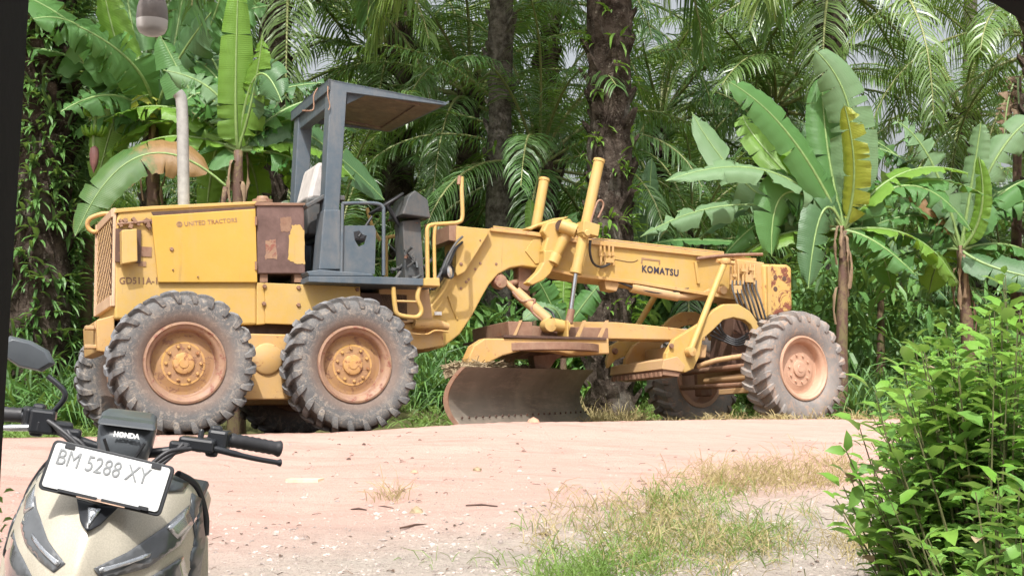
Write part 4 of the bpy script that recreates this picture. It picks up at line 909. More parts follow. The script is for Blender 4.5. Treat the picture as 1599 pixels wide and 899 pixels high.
pipe('far_yellow_brace', [(594, 376, .6), (582, 355, .6), (573, 325, .6)], 0.02, 'yellow')
pipe('rail_bracket', [(718, 275, -.7), (716, 288, -.7)], 0.02, 'rust')
# entry step below the deck
pipe('entry_step', [(614, 448, -.68), (617, 480, -.68), (622, 491, -.68), (640, 495, -.68), (653, 494, -.68), (658, 484, -.68), (652, 466, -.68), (655, 448, -.68)], 0.024, 'yellow')
pipe('step_rung', [(618, 470, -.68), (652, 471, -.68)], 0.012, 'yellow_worn')
pipe('brake_line', [(640, 520, -.5), (665, 522, -.5), (680, 516, -.5), (700, 518, -.5)], 0.01, 'yellow_worn')
mb = MB(); mb.tube([gp(646, 506, -.4), gp(650, 507, -.4), gp(684, 507, -.4), gp(700, 510, -.4)], [0.05, 0.055, 0.055, 0.035], 16); mb.build('articulation_cylinder', M['yellow_worn'], GG, 40)
mb = MB(); c = gp(684, 489, -0.185); mb.box(c, (0.08, 0.006, 0.035)); mb.build('warning_label', M['white'], GG)
# gooseneck and boom
boom_px = [(712, 352), (766, 358), (832, 366), (900, 377), (1000, 388), (1130, 402), (1192, 409), (1192, 474), (1170, 468), (1100, 458), (1000, 441), (900, 429), (850, 420), (816, 415), (797, 418),
           (778, 428), (764, 444), (752, 465), (738, 492), (718, 522), (694, 541), (668, 549), (648, 546), (655, 505), (670, 480), (688, 452), (705, 425), (713, 405)]
boom = slab('boom', boom_px, -0.16, -0.16, 0.16, 'yellow', None, 0.014)
slab('boom_top_flange', [(766, 356), (832, 362), (900, 373), (1000, 384), (1130, 398), (1180, 403), (1180, 409), (1130, 404), (1000, 390), (900, 379), (832, 368), (766, 361)], -0.18, -0.195, 0.195, 'yellow_worn', boom, 0.004)
slab('boom_bottom_flange', [(1170, 466), (1100, 456), (1000, 439), (900, 427), (850, 417), (850, 421), (900, 432), (1000, 444), (1100, 461), (1170, 471)], -0.18, -0.19, 0.19, 'yellow_worn', boom, 0.004)
gq = slab('gooseneck_side', [(712, 353), (766, 358), (758, 372), (725, 425), (713, 431), (711, 425)], -0.24, -0.255, -0.16, 'yellow', boom, 0.008)
slab('gooseneck_cap', [(699, 352), (712, 352), (712, 378), (699, 376)], -0.2, -0.24, 0.24, 'rust', boom, 0.004)
slab('doubler_plate', [(832, 374), (844, 372), (846, 410), (836, 412), (820, 392)], -0.165, -0.172, -0.155, 'yellow', boom, 0.003)
pipe('weld_rib', [(700, 462, -.165), (706, 480, -.165), (714, 498, -.165)], 0.012, 'yellow', boom)
mb = MB(); bolts(mb, [(732, 436), (750, 411), (775, 412), (742, 420), (720, 450), (728, 440)], -0.163, 0.016, 0.004); mb.build('rust_spot', M['rust'], boom, 45)
mb = MB(); bolts(mb, [(720, 412)], -0.26, 0.02, 0.004); bolts(mb, [(750, 375)], -0.258, 0.01, 0.004); mb.build('rust_spot', M['rust'], gq, 45)
text_mesh('boom_lettering', 'KOMATSU', 0.105, E_(1002, 424, -0.164, ang_px((1002, 424), (1051, 430), -0.16)), M['letter_dark'], boom, 0.0015, 0.003, 0.92, 1.14)
slab('boom_bracket', [(1083, 409), (1087, 409), (1092, 443), (1088, 443)], -0.165, -0.185, -0.155, 'yellow', boom, 0.002)
pipe('boom_scratch_line', [(960, 405, -.163), (985, 409, -.163), (996, 406, -.163)], 0.003, 'rust_dark', boom)
mb = MB(); mb.prism(pp([(1002, 402), (1031, 406), (1031, 413), (1029, 413), (1029, 408), (1004, 405), (1003, 411), (1001, 411)], -0.163), -0.165, -0.158); mb.build('removed_plate_outline', M['letter_fade'], boom)
slab('bottom_bracket', [(943, 437), (968, 441), (962, 455), (946, 452)], -0.14, -0.15, 0.0, 'yellow_dusty', boom)
# hydraulic hoses and headlamp behind the gooseneck
rr_ = random.Random(21)
for k in range(12):
    o_ = rr_.uniform(-8, 8); y = -0.35 + 0.05*k*0.8
    pipe('hydraulic_hose', [(672+o_, 452, y), (690+o_*.6, 430, y), (702+o_*.4, 405+o_, y), (712, 385+o_, y), (722, 375+o_, y+.05)], 0.013, 'black' if k % 3 else 'greyd', None, 8, 4)
hl = MB(); c = gp(701, 424, -0.36); ax = Vector((0.6, -0.8, 0)).normalized()
ux = Vector((0.8, 0.6, 0))
def disc_dir(mb, c, ax, prof, n=20):
    ax = ax.normalized(); u = ax.orthogonal().normalized(); v = ax.cross(u); V = []; m = len(prof)
    for k in range(n):
        a = 2*math.pi*k/n
        for r_, h in prof: V.append(c + ax*h + (u*math.cos(a)+v*math.sin(a))*r_)
    mb.add(V, [(k*m+i, k*m+i+1, ((k+1) % n)*m+i+1, ((k+1) % n)*m+i) for k in range(n) for i in range(m-1)])
disc_dir(hl, c, ax, [(0.0001, -0.09), (0.05, -0.08), (0.075, 0.0), (0.078, 0.02), (0.07, 0.02)]); ho = hl.build('headlamp', M['black'], GG, 50)
hl = MB(); disc_dir(hl, c, ax, [(0.0001, 0.018), (0.04, 0.016), (0.07, 0.004)]); hl.build('lamp_glass', M['lens'], ho, 180)
# lifter saddle
sd_ = empty('lift_saddle', (0, 0, 0), GG)
MB().prism(pp([(845, 362), (852, 348), (868, 345), (888, 342), (896, 352), (882, 372), (866, 396), (862, 412), (850, 412), (846, 392), (852, 372)], -0.24), -0.28, -0.17).build('saddle_casting', M['yellow'], sd_, None, 0.02)
MB().prism(pp([(804, 363), (826, 354), (848, 347), (872, 344), (852, 356), (846, 375), (836, 372), (838, 362), (824, 360), (812, 366)], 0.1), -0.17, 0.26).build('saddle_arch', M['yellow'], sd_, None, 0.02)
MB().prism(pp([(847, 392), (866, 392), (864, 412), (856, 428), (846, 438), (828, 446), (820, 442), (838, 424), (846, 410)], -0.24), -0.29, -0.17).build('saddle_leg', M['yellow'], sd_, None, 0.012)
mb = MB(); p0, p1 = gp(876, 352, -0.32), gp(901, 361, -0.42); mb.tube([p0, p1], 0.075, 20); mb.tube([p1, gp(925, 362, -0.5)], [0.055, 0.05], 16); mb.build('swivel_head', M['yellow'], sd_, 40, 0.006)
mb = MB(); disc_dir(mb, gp(875, 352, -0.34), Vector((-0.9, -0.44, 0.1)), [(0.0001, 0.01), (0.06, 0.01), (0.06, -0.01)]); mb.build('worn_bush', M['rust_dark'], sd_, 40)
mb = MB(); mb.tube([gp(884, 366, -0.3), gp(868, 398, -0.26)], [0.07, 0.055], 14); mb.tube([gp(868, 398, -0.26), gp(862, 412, -0.26)], [0.075, 0.075], 14); mb.build('swivel_arm', M['yellow'], sd_, 40, 0.006)
# lift cylinders
def cyl(name, top, mid, bot, Yt, Yb, r, rod=0.026):
    a, m_, b = gp(top[0], top[1], Yt), gp(mid[0], mid[1], (Yt+Yb)/2), gp(bot[0], bot[1], Yb)
    o = empty(name, (0, 0, 0), GG); mb = MB(); d = (a-m_).normalized()
    mb.tube([a, a-d*0.03, a-d*0.031, m_+d*0.05, m_+d*0.049, m_], [r*1.12, r*1.12, r, r, r*1.15, r*1.15], 20); mb.build('cylinder_barrel', M['yellow'], o, 40)
    MB().tube([m_, b], rod, 14).build('cylinder_rod', M['chrome'], o, 60)
    MB().tube([b+d*0.12, b-d*0.03], [rod*1.5, rod*1.7], 12).build('rod_end', M['rust'], o, 40); return o
lc = cyl('lift_cylinder', (936, 249), (899, 427), (889, 500), -0.5, -0.42, 0.058)
cyl('lift_cylinder', (850, 279), (829, 400), (820, 470), 0.5, 0.42, 0.058)
mb = MB(); disc_dir(mb, gp(916, 364, -0.56), Vector((0, -1, 0)), [(0.0001, 0.03), (0.035, 0.03), (0.04, 0.0), (0.055, 0.0), (0.055, -0.1)]); mb.bar(gp(905, 355, -.5), gp(930, 362, -.5), 0.16, 0.13); mb.build('cylinder_trunnion', M['yellow'], GG, 40, 0.006)
pipe('hose_loop', [(920, 372, -.53), (922, 350, -.53), (928, 328, -.53), (934, 314, -.53), (940, 314, -.53), (942, 322, -.53), (934, 340, -.53)], 0.011, 'rust')
pipe('black_hose', [(922, 375, -.5), (921, 392, -.48), (926, 410, -.4), (938, 417, -.3), (952, 412, -.2)], 0.014, 'black')
mb = MB()
for a in (938, 944, 951, 957): mb.tube([gp(a, 384, -.20), gp(a, 395, -.20), gp(a+1, 414, -.20)], 0.014, 8); mb.lathe([(0.0001, -.02), (0.022, -.02), (0.022, .02), (0.0001, .02)], 6, 'Z', gp(a, 397, -.20))
mb.box(gp(950, 407, -.19), (0.11, 0.05, 0.05)); mb.build('pipe_fitting', M['yellow_worn'], GG, 45)
pipe('boom_pipe', [(935, 420, -.19), (945, 408, -.19), (960, 404, -.2)], 0.012, 'yellow')
for k in range(3): pipe('top_pipe', [(770, 357-k*1.5, -.1+.06*k), (900, 372-k*1.5, -.1+.06*k), (1000, 383-k*1.5, -.1+.06*k), (1130, 397-k*1.5, -.1+.06*k)], 0.011, ('yellow_worn', 'rust', 'yellow')[k])
# side-shift cylinder and its links under the gooseneck
mb = MB(); a, b = gp(789, 440, -.1), gp(856, 500, -.35); mb.tube([a, a.lerp(b, .25), a.lerp(b, .251), b], [0.03, 0.03, 0.058, 0.058], 18); mb.build('side_shift_cylinder', M['yellow_dusty'], GG, 40)
mb = MB(); mb.lathe([(0.0001, -.07), (0.07, -.06), (0.085, 0), (0.07, .06), (0.0001, .07)], 16, 'Y', gp(779, 440, -.1)); mb.tube([gp(784, 434, -.1), gp(779, 428, -.1)], .035, 10); mb.tube([gp(795, 444, -.1), gp(812, 438, 0), gp(820, 440, .05)], .035, 10); mb.build('ball_joint', M['rim'], GG, 50)
MB().prism(pp([(806, 415), (826, 418), (828, 440), (820, 456), (806, 450)], 0.0), -0.06, 0.08).build('link_plate', M['rust'], GG, None, 0.01)
pipe('shift_hose', [(800, 455, -.2), (815, 470, -.25), (835, 468, -.3), (830, 485, -.3), (850, 503, -.35)], 0.014, 'rim')
pipe('shift_hose', [(850, 480, -.2), (862, 488, -.2), (866, 498, -.25)], 0.012, 'black')
mb = MB(); mb.lathe([(0.0001, -.07), (0.07, -.06), (0.08, 0), (0.07, .06), (0.0001, .07)], 16, 'Y', gp(856, 508, -.42)); mb.tube([gp(862, 506, -.42), gp(886, 511, -.42)], [.07, .065], 16); mb.build('ball_socket', M['yellow'], GG, 50)
# drawbar and circle
CXm = 3.95
DZ = gp(880, 526, -0.5).z
slab('drawbar', [(880, 502), (960, 503), (1005, 507), (1062, 513), (1100, 519), (1100, 532), (960, 529), (880, 530)], -0.12, -0.14, 0.14, 'yellow_worn', None, 0.01)
db = slab('drawbar_plate', [(790, 502), (828, 503), (828, 526), (792, 524)], -0.4, -0.45, 0.45, 'rust', None, 0.006)
MB().prism(pp([(786, 523), (946, 527), (946, 531), (786, 527)], -0.5), -0.52, 0.52).build('circle_top_plate', M['rust_dark'], db, None, 0.003)
for a in (800, 900, 935): MB().prism(pp([(a, 526), (a+12, 500), (a+15, 500), (a+4, 527)], -0.45), -0.46, -0.42).build('plate_rib', M['yellow_dusty'], db)
MB().box2((gp(828, 515, -.3).x, -0.30, DZ), (gp(950, 515, -.3).x, 0.35, DZ+0.13)).build('drawbar_box', M['rust'], db, None, 0.008)
slab('circle_bracket', [(884, 500), (887, 500), (887, 527), (884, 527)], -0.5, -0.52, -0.3, 'yellow', db)
ci = MB(); ci.lathe([(0.58, -0.05), (0.72, -0.05), (0.72, 0.03), (0.58, 0.03)], 56, 'Z', (CXm, 0, DZ-0.10), closed=True); ci.build('circle_gear', M['rust'], GG, 40, 0.004)
slab('circle_beam', [(945, 529), (946, 553), (890, 555), (866, 550), (815, 547), (780, 556), (762, 565), (752, 576), (748, 590), (724, 590), (726, 560), (735, 540), (752, 529)], -0.42, -0.5, -0.34, 'yellow_worn', None, 0.014)
slab('blade_arm', [(826, 556), (860, 552), (885, 548), (862, 562), (850, 580), (830, 582)], 0.1, 0.0, 0.14, 'rust', None, 0.01)
slab('far_circle_beam', [(945, 532), (940, 545), (860, 545), (830, 548), (800, 560), (795, 585), (780, 585), (785, 545), (800, 532)], 0.5, 0.42, 0.52, 'yellow_dusty', None, 0.01)
# blade (mouldboard): curved plate running obliquely under the circle
BL = empty('mouldboard', (0, 0, 0), GG)
p0 = gp(700, 668, -1.02); p1 = gp(905, 655, 0.88); p0.z = max(p0.z, 0.03)
dirv = (p1-p0).normalized(); nf = Vector((dirv.y, -dirv.x, 0)).normalized(); nf = nf if nf.y < 0 else -nf
prof = [(0.16 - 0.0, 0.0)] + [(0.155-0.155*math.sin(a*0.9), 0.02+0.62*(a/2.5)) for a in [i*0.16 for i in range(1, 16)]]
Hb = 0.57; prof = []
for i in range(15):
    u = i/14; prof.append((0.17*(2*u-0.95)**2 + 0.02*u, Hb*u))
mb = MB(); V = []; nseg = 16; th = 0.022; Lb = (p1-p0).length
for k in range(nseg+1):
    b_ = p0 + dirv*Lb*k/nseg
    for s_ in (0, 1):
        for (d_, h_) in prof: V.append(b_ + nf*(d_ - s_*th) + Vector((0, 0, h_)))
m = len(prof); F = []
for k in range(nseg):
    for i in range(m-1):
        a = k*2*m+i; b = (k+1)*2*m+i; F.append((a, b, b+1, a+1)); F.append((a+m, a+m+1, b+m+1, b+m))
    F.append((k*2*m, k*2*m+m, (k+1)*2*m+m, (k+1)*2*m)); F.append((k*2*m+m-1, (k+1)*2*m+m-1, (k+1)*2*m+2*m-1, k*2*m+2*m-1))
for k in (0, nseg): F += [(k*2*m+i, k*2*m+i+1, k*2*m+m+i+1, k*2*m+m+i) for i in range(m-1)]
mb.add(V, F); bo_ = mb.build('blade_plate', M['blade'], BL, 60)
ce = MB()
for k in range(nseg):
    a = p0 + dirv*Lb*(k/nseg) + nf*(prof[0][0]+0.014); b = p0 + dirv*Lb*((k+1)/nseg) + nf*(prof[0][0]+0.014)
up_ = (nf*(prof[3][0]-prof[0][0]) + Vector((0, 0, prof[3][1])));
a, b = p0 + nf*(prof[0][0]+0.012) - Vector((0, 0, .03)), p1 + nf*(prof[0][0]+0.012) - Vector((0, 0, .03))
ce.add([a, b, b+up_, a+up_, a+nf*0.016, b+nf*0.016, b+up_+nf*0.016, a+up_+nf*0.016], [(0, 1, 2, 3), (4, 5, 6, 7), (0, 1, 5, 4), (1, 2, 6, 5), (2, 3, 7, 6), (3, 0, 4, 7)])
cbo = ce.build('cutting_edge', M['blade'], BL, None, 0.003)
be = MB()
for k in range(22):
    c = p0 + dirv*Lb*(k+0.6)/22 + nf*(prof[0][0]+0.028) + up_*0.75; disc_dir(be, c, nf, [(0.0001, 0.008), (0.012, 0.007), (0.014, -0.004)], 8)
be.build('edge_bolts', M['rust_dark'], cbo, 45)
en = MB(); V = []
for (d_, h_) in prof: V.append((d_, h_))
for k, (bb_, s_) in enumerate(((p0, -1),)):
    P_ = [bb_ + nf*d_ + Vector((0, 0, h_)) for d_, h_ in prof] ; Q_ = [bb_ + nf*(d_-0.05) + Vector((0, 0, h_)) for d_, h_ in prof]
    off = dirv*0.02*s_; n_ = len(P_); vv = P_+Q_+[p+off for p in P_]+[p+off for p in Q_]
    ff = [(i, i+1, n_+i+1, n_+i) for i in range(n_-1)] + [(2*n_+i, 2*n_+i+1, 3*n_+i+1, 3*n_+i) for i in range(n_-1)] + [(i, i+1, 2*n_+i+1, 2*n_+i) for i in range(n_-1)]
    en.add(vv, ff)
en.build('end_bit', M['rust'], BL)
for f_ in (0.33, 0.72):
    c = p0 + dirv*Lb*f_ - nf*0.10 + Vector((0, 0, 0.3)); MB().box(c, (0.12, 0.16, 0.5), Matrix.Rotation(math.atan2(dirv.y, dirv.x), 3, 'Z')).build('blade_bracket', M['rust'], BL, None, 0.01)
a, b = p0 + dirv*Lb*0.15 - nf*0.06 + Vector((0, 0, .38)), p0 + dirv*Lb*0.9 - nf*0.06 + Vector((0, 0, .38)); MB().bar(a, b, 0.05, 0.06).build('slide_rail', M['rust_dark'], BL)
db_ = MB(); rd = random.Random(33)                                    # dry grass and soil heaped on the blade's top edge
for _ in range(420):
    f_ = min(0.95, max(0.07, rd.gauss(0.34, 0.2))); c = p0 + dirv*Lb*f_ + nf*rd.uniform(-0.14, 0.04) + Vector((0, 0, Hb + rd.uniform(-0.03, 0.06)*math.exp(-((f_-0.3)/0.3)**2)+0.01))
    d = rand_dir(rd); d.z *= 0.3; d.normalize(); db_.tube([c - d*0.08, c + rand_dir(rd)*0.01, c + d*0.08], 0.004, 3, False)
for k in range(16):
    f_ = 0.09+0.75*k/16; c = p0 + dirv*Lb*f_ - nf*0.07 + Vector((0, 0, Hb-0.03)); V0 = len(db_.v); db_.lathe([(0.0001, .05), (.06, .04), (.11, .0), (.1, -.05), (.0001, -.06)], 8, 'Z', c)
    db_.v[V0:] = [tuple(Vector(v) + rand_dir(rd)*0.025) for v in db_.v[V0:]]
o = db_.build('caught_dry_grass', M['drystem'], None); o.matrix_world = GG.matrix_world.copy(); tag(o, 'dry grass and soil heaped along the top edge of the blade', 'dry grass', kind='stuff')
# front end: bolster plate, hoses, scarifier, axle
fe = empty('front_end', (0, 0, 0), GG)
fpz = pp([(1190, 412), (1228, 413), (1235, 418), (1236, 486), (1212, 493), (1194, 500)], -0.28)
MB().prism(fpz, -0.30, 0.30).build('bolster_plate', M['yellow_peel'], fe, None, 0.03)
mb = MB()
for a, b in ((1211, 433), (1225, 435), (1211, 451)): disc_dir(mb, gp(a, b, -0.302), Vector((0, -1, 0)), [(0.0001, 0.002), (0.028, 0.002), (0.032, -0.004)], 16)
mb.build('plate_hole', M['rust_dark'], fe, 45)
MB().prism(pp([(1150, 405), (1192, 410), (1192, 500), (1180, 498), (1160, 474), (1150, 440)], -0.24), -0.26, 0.26).build('front_housing', M['yellow_worn'], fe, None, 0.012)
MB().prism(pp([(1198, 416), (1203, 416), (1204, 490), (1199, 492)], -0.32), -0.33, -0.29).build('flange', M['yellow'], fe)
for k in range(7):
    a = 1143 + k*6.2; pipe('front_hose', [(a, 438, -.3), (a+1, 452, -.32), (a+8, 472, -.34), (a+14, 492, -.32), (a+22, 515, -.3)], 0.012, 'black' if k % 2 else 'greyd', fe, 8, 4)
mb = MB()
for a, b in ((1150, 452), (1168, 435)): mb.box(gp(a, b, -.3), (0.11, 0.06, 0.09))
for a in (1141, 1147, 1153, 1160, 1166, 1172, 1178): mb.tube([gp(a, 412, -.3), gp(a, 444, -.3)], 0.013, 8)
for a, b in ((1146, 430), (1160, 422), (1175, 432), (1172, 420)): mb.box(gp(a, b, -.31), (0.06, 0.04, 0.035))
mb.build('valve_block', M['yellow_worn'], fe, 45)
pipe('top_crossbar', [(1088, 404, -.2), (1130, 399, -.2), (1190, 397, -.2)], 0.02, 'rust', fe)
pipe('top_crossbar', [(1110, 402, .1), (1160, 402, .1)], 0.03, 'yellow_worn', fe)
# scarifier
sc_ = empty('scarifier', (0, 0, 0), GG)
arch = [(1036, 568), (1038, 552), (1050, 530), (1090, 505), (1112, 484), (1128, 475), (1150, 475), (1168, 486), (1180, 503), (1185, 520), (1176, 522), (1170, 508), (1160, 500), (1142, 496), (1126, 500), (1110, 516), (1094, 530), (1090, 555), (1080, 576), (1066, 582)]
MB().prism(pp(arch, -0.42), -0.46, -0.38).build('scarifier_arm', M['yellow'], sc_, None, 0.01)
MB().prism(pp(arch, -0.42), 0.38, 0.46).build('scarifier_arm', M['yellow_worn'], sc_, None, 0.01)
MB().prism(pp([(1050, 540), (1090, 540), (1088, 560), (1050, 560)], -0.2), -0.38, 0.38).build('cross_tube', M['yellow_dusty'], sc_, None, 0.01)
MB().prism(pp([(946, 564), (952, 540), (970, 530), (1005, 527), (1006, 545), (975, 556), (960, 562), (948, 575)], 0.55), 0.53, 0.58).build('side_lug', M['yellow'], sc_, None, 0.006)
disc = MB(); disc_dir(disc, gp(960, 548, 0.53), Vector((0, -1, 0)), [(0.0001, 0.03), (0.03, 0.03), (0.04, 0.0)], 14); disc.build('pivot_pin', M['rust'], sc_, 45); disc = MB(); disc_dir(disc, gp(1048, 540, -0.47), Vector((0, -1, 0)), [(0.0001, 0.02), (0.025, 0.02), (0.03, 0.0)], 14); disc.build('pivot_pin', M['rust'], sc_, 45)
sb_ = MB(); a, b = gp(944, 573, -0.52), gp(1068, 582, -0.46)
sb_.prism([(5.24, .66), (5.26, .76), (5.44, .80), (5.54, .70), (5.5, .63)], -0.52, 0.60); sb_.build('scarifier_bar', M['yellow_dusty'], sc_, None, 0.006)
sb_ = MB(); sb_.prism([(5.26, .60), (5.26, .657), (5.48, .627), (5.46, .58)], -0.50, 0.58); sb_.build('shank_holder', M['rust'], sc_)
tt = MB()
for k in range(11):
    y = -0.5 + k*0.098; c = Vector((a.x + 0.06 + 0.9*(k/11)*0.1, y, a.z-0.04)); 
for k in range(12):
    MB().box((5.245, -0.46+k*0.09, 0.61), (0.03, 0.04, 0.05)).build('socket_tab', M['rust'], sc_)
pipe('lift_rod', [(1131, 411, -.38), (1104, 480, -.45), (1078, 548, -.5)], 0.036, 'yellow', sc_, 14, 2)
pipe('lift_rod', [(1054, 408, .38), (1020, 467, .45), (985, 526, .5)], 0.036, 'yellow', sc_, 14, 2)
mb = MB(); mb.lathe([(0.0001, -.06), (0.05, -.05), (0.06, 0), (0.05, .05), (0.0001, .06)], 14, 'Y', gp(1078, 549, -.5)); mb.build('rod_joint', M['yellow_worn'], sc_, 50); mb = MB(); mb.lathe([(0.02, -.03), (0.06, -.03), (0.07, 0), (0.06, .03)], 14, 'Z', gp(1132, 408, -.38)); mb.tube([gp(1120, 407, -.36), gp(1146, 411, -.36)], .025, 10); mb.build('rod_joint', M['yellow_worn'], sc_, 50)
mb = MB(); a, b = gp(985, 449, -.14), gp(1058, 463, -.14); mb.tube([a, a.lerp(b, .05), b], [0.05, 0.055, 0.055], 16); mb.tube([b, gp(1075, 463, -.1), gp(1105, 455, -.12)], [.04, .05, .05], 14); disc_dir(mb, gp(1128, 453, -.2), Vector((0, -1, 0)), [(0.0001, .03), (.05, .03), (.05, -.08)], 16); mb.build('scarifier_cylinder', M['yellow_dusty'], sc_, 40)
pipe('scarifier_hose', [(965, 440, -.15), (1000, 452, -.18), (1040, 458, -.18), (1075, 450, -.15)], 0.012, 'black', sc_)
# front axle: oscillating beam with rods
axl = empty('front_axle', (0, 0, 0), GG)
xa = WB; MB().box2((xa-0.10, -0.76, 0.55), (xa+0.10, 0.76, 0.74)).build('axle_beam', M['yellow_dusty'], axl, None, 0.015)
MB().prism([(xa-0.3, 0.70), (xa+0.3, 0.70), (xa+0.22, 1.30), (xa-0.22, 1.30)], -0.22, 0.22).build('axle_bolster', M['rust_dark'], axl, None, 0.01)
for y in (-0.78, 0.78):
    MB().box2((xa-0.09, y-0.06, 0.42), (xa+0.09, y+0.06, 0.88)).build('steering_knuckle', M['rust'], axl, None, 0.02)
pipe('tie_rod', [(1090, 572, -.3), (1120, 562, -.5), (1166, 555, -.76)], 0.03, 'yellow_dusty', axl, 10, 2)
for (q1, q2, r_, m_) in (((xa-0.32, -0.72, 0.70), (xa-0.32, 0.72, 0.70), 0.035, 'rust'), ((xa-0.28, -0.74, 0.58), (xa-0.28, 0.3, 0.58), 0.045, 'yellow_dusty'), ((xa-0.36, -0.60, 0.49), (xa-0.36, 0.7, 0.52), 0.03, 'rust'), ((xa-0.22, -0.72, 0.84), (xa-0.22, 0.72, 0.84), 0.028, 'rust_dark')):
    MB().tube([q1, q2], r_, 12).build('steering_rod', M[m_], axl, 60)
MB().box2((xa-0.40, -0.70, 0.40), (xa-0.30, -0.10, 0.46)).build('lean_bar', M['yellow_dusty'], axl, None, 0.006)
for k in range(4): pipe('axle_hose', [(1124-k*5, 505+k*6, -.2), (1130, 520+k*4, -.3), (1150, 530+k*3, -.4), (1168, 520+k*5, -.3)], 0.012, 'black', axl, 8, 4)
# ------------------------------------------------------------ the scooter, leaning on its side stand and facing the camera
PODW = at(194, 676, 3.0)
HEAD = math.atan2(-0.99, 0.13); LEAN = R(10)
RS = Matrix.Rotation(HEAD, 3, 'Z') @ Matrix.Rotation(-LEAN, 3, 'X')
SC = bpy.data.objects.new('scooter', None); C.objects.link(SC)
org = PODW - RS @ Vector((0.02, 0, 1.085)); org.z = 0.015
SC.matrix_world = Matrix.Translation(org) @ RS.to_4x4()
tag(SC, 'champagne gold scooter with a white number plate, leaning in front of the porch', 'scooter')
t = NT('champagne_metallic_paint'); t.base(t.mix(t.ramp(t.noise(300, 2), .4, .6), (0.50, 0.455, 0.36), (0.58, 0.53, 0.43)))
t.set(0.42, 0.25, 0.5); t.b.inputs['Coat Weight'].default_value = 0.25; t.b.inputs['Coat Roughness'].default_value = 0.25; M['gold'] = t.mat
M['sblack'] = plain('satin_black_panel', (0.022, 0.024, 0.028), 0.33, 0, 0.1, bump=0.02)
M['sgrey'] = plain('dark_grey_panel', (0.06, 0.068, 0.075), 0.3, 0, 0.08, bump=0.02)
M['lampd'] = plain('smoked_lamp_glass', (0.11, 0.115, 0.12), 0.06, 0.0, 0.1, bump=0); M['lampd'].node_tree.nodes['Principled BSDF'].inputs['Coat Weight'].default_value = 1
M['silver'] = plain('silver_strip', (0.6, 0.62, 0.64), 0.2, 0.8, 0.05, bump=0)
# front apron: lofted sections (z, half width, nose x, side x)
sec = [(1.02, 0.07, 0.075, -0.02), (0.995, 0.125, 0.105, -0.04), (0.95, 0.168, 0.15, -0.07), (0.90, 0.192, 0.195, -0.08), (0.84, 0.212, 0.24, -0.08), (0.78, 0.226, 0.272, -0.075), (0.72, 0.228, 0.292, -0.07),
       (0.66, 0.215, 0.30, -0.06), (0.60, 0.19, 0.285, -0.05), (0.52, 0.165, 0.24, -0.05), (0.42, 0.15, 0.19, -0.06), (0.32, 0.14, 0.14, -0.06)]
def zmap(z): return z + 0.06*max(0.0, min(1.0, (1.02-z)/0.10))
def sect(s):
    z, w_, nx_, sx_ = s; z = zmap(z); out = []
    for k in range(-12, 13):
        u = k/12; au = abs(u)
        x = nx_ - (nx_-sx_)*(0.30*au + 0.70*au**3.2); y = w_*math.sin(u*math.pi/2)**1 if False else w_*(u*1.18 - 0.18*u**3)
        x += 0.012*math.exp(-(au/0.10)**2)                      # raised centre ridge
        x -= 0.016*math.exp(-((au-0.48)/0.10)**2)                # crease line
        out.append((x, y, z))
    return out
def loft(secs, mat, name, par, thick=0.006):
    mb = MB(); V = []
    for s in secs: V += sect(s)
    n_ = 25; F = [(r*n_+i, r*n_+i+1, (r+1)*n_+i+1, (r+1)*n_+i) for r in range(len(secs)-1) for i in range(n_-1)]
    mb.add(V, F); o = mb.build(name, M[mat], par, 180); s_ = o.modifiers.new('solid', 'SOLIDIFY'); s_.thickness = thick; s_.offset = 0
    sb2 = o.modifiers.new('sub', 'SUBSURF'); sb2.levels = 1; sb2.render_levels = 2; return o, V, F
apron, AV, AF = loft(sec, 'gold', 'front_apron', SC)
bmA = bmesh.new(); vs2 = [bmA.verts.new(v) for v in AV]; [bmA.faces.new([vs2[i] for i in f]) for f in AF]
bmesh.ops.subdivide_edges(bmA, edges=bmA.edges[:], cuts=1, use_grid_fill=True, smooth=0.8); bmA.normal_update(); AT = BVHTree.FromBMesh(bmA)
def patch(name, poly, mat, par, off=0.006, cuts=5, edge=0.004):
    bm = bmesh.new(); f = bm.faces.new([bm.verts.new((0, y, zmap(z))) for y, z in poly])
    bmesh.ops.triangulate(bm, faces=[f])
    for _ in range(cuts):
        es = [e for e in bm.edges if e.calc_length() > 0.016]
        if es: bmesh.ops.subdivide_edges(bm, edges=es, cuts=1); bmesh.ops.triangulate(bm, faces=[q for q in bm.faces if len(q.verts) > 3])
    for v in bm.verts:
        h_ = AT.ray_cast(Vector((1, v.co.y, v.co.z)), Vector((-1, 0, 0)))
        x = h_[0].x if h_[0] is not None else -0.075
        v.co.x = x + off
    me = bpy.data.meshes.new(name); bm.to_mesh(me); bm.free(); me.polygons.foreach_set('use_smooth', [True]*len(me.polygons)); me.materials.append(M[mat])
    o = bpy.data.objects.new(name, me); C.objects.link(o); o.parent = par; s_ = o.modifiers.new('solid', 'SOLIDIFY'); s_.thickness = edge; s_.offset = -1; return o
mir = lambda P: [(-y, z) for y, z in P]
patch('upper_cover', [(-0.115, 1.0), (0.115, 1.0), (0.16, 0.955), (0.155, 0.925), (0.05, 0.93), (-0.05, 0.93), (-0.155, 0.925), (-0.16, 0.955)], 'sgrey', apron)
patch('centre_vee', [(-0.045, 0.89), (0.045, 0.89), (0.02, 0.85), (0.0, 0.835), (-0.02, 0.85)], 'sblack', apron, 0.008)
patch('front_emblem', [(-0.012, 0.882), (0.012, 0.882), (0.0, 0.845)], 'silver', apron, 0.013)
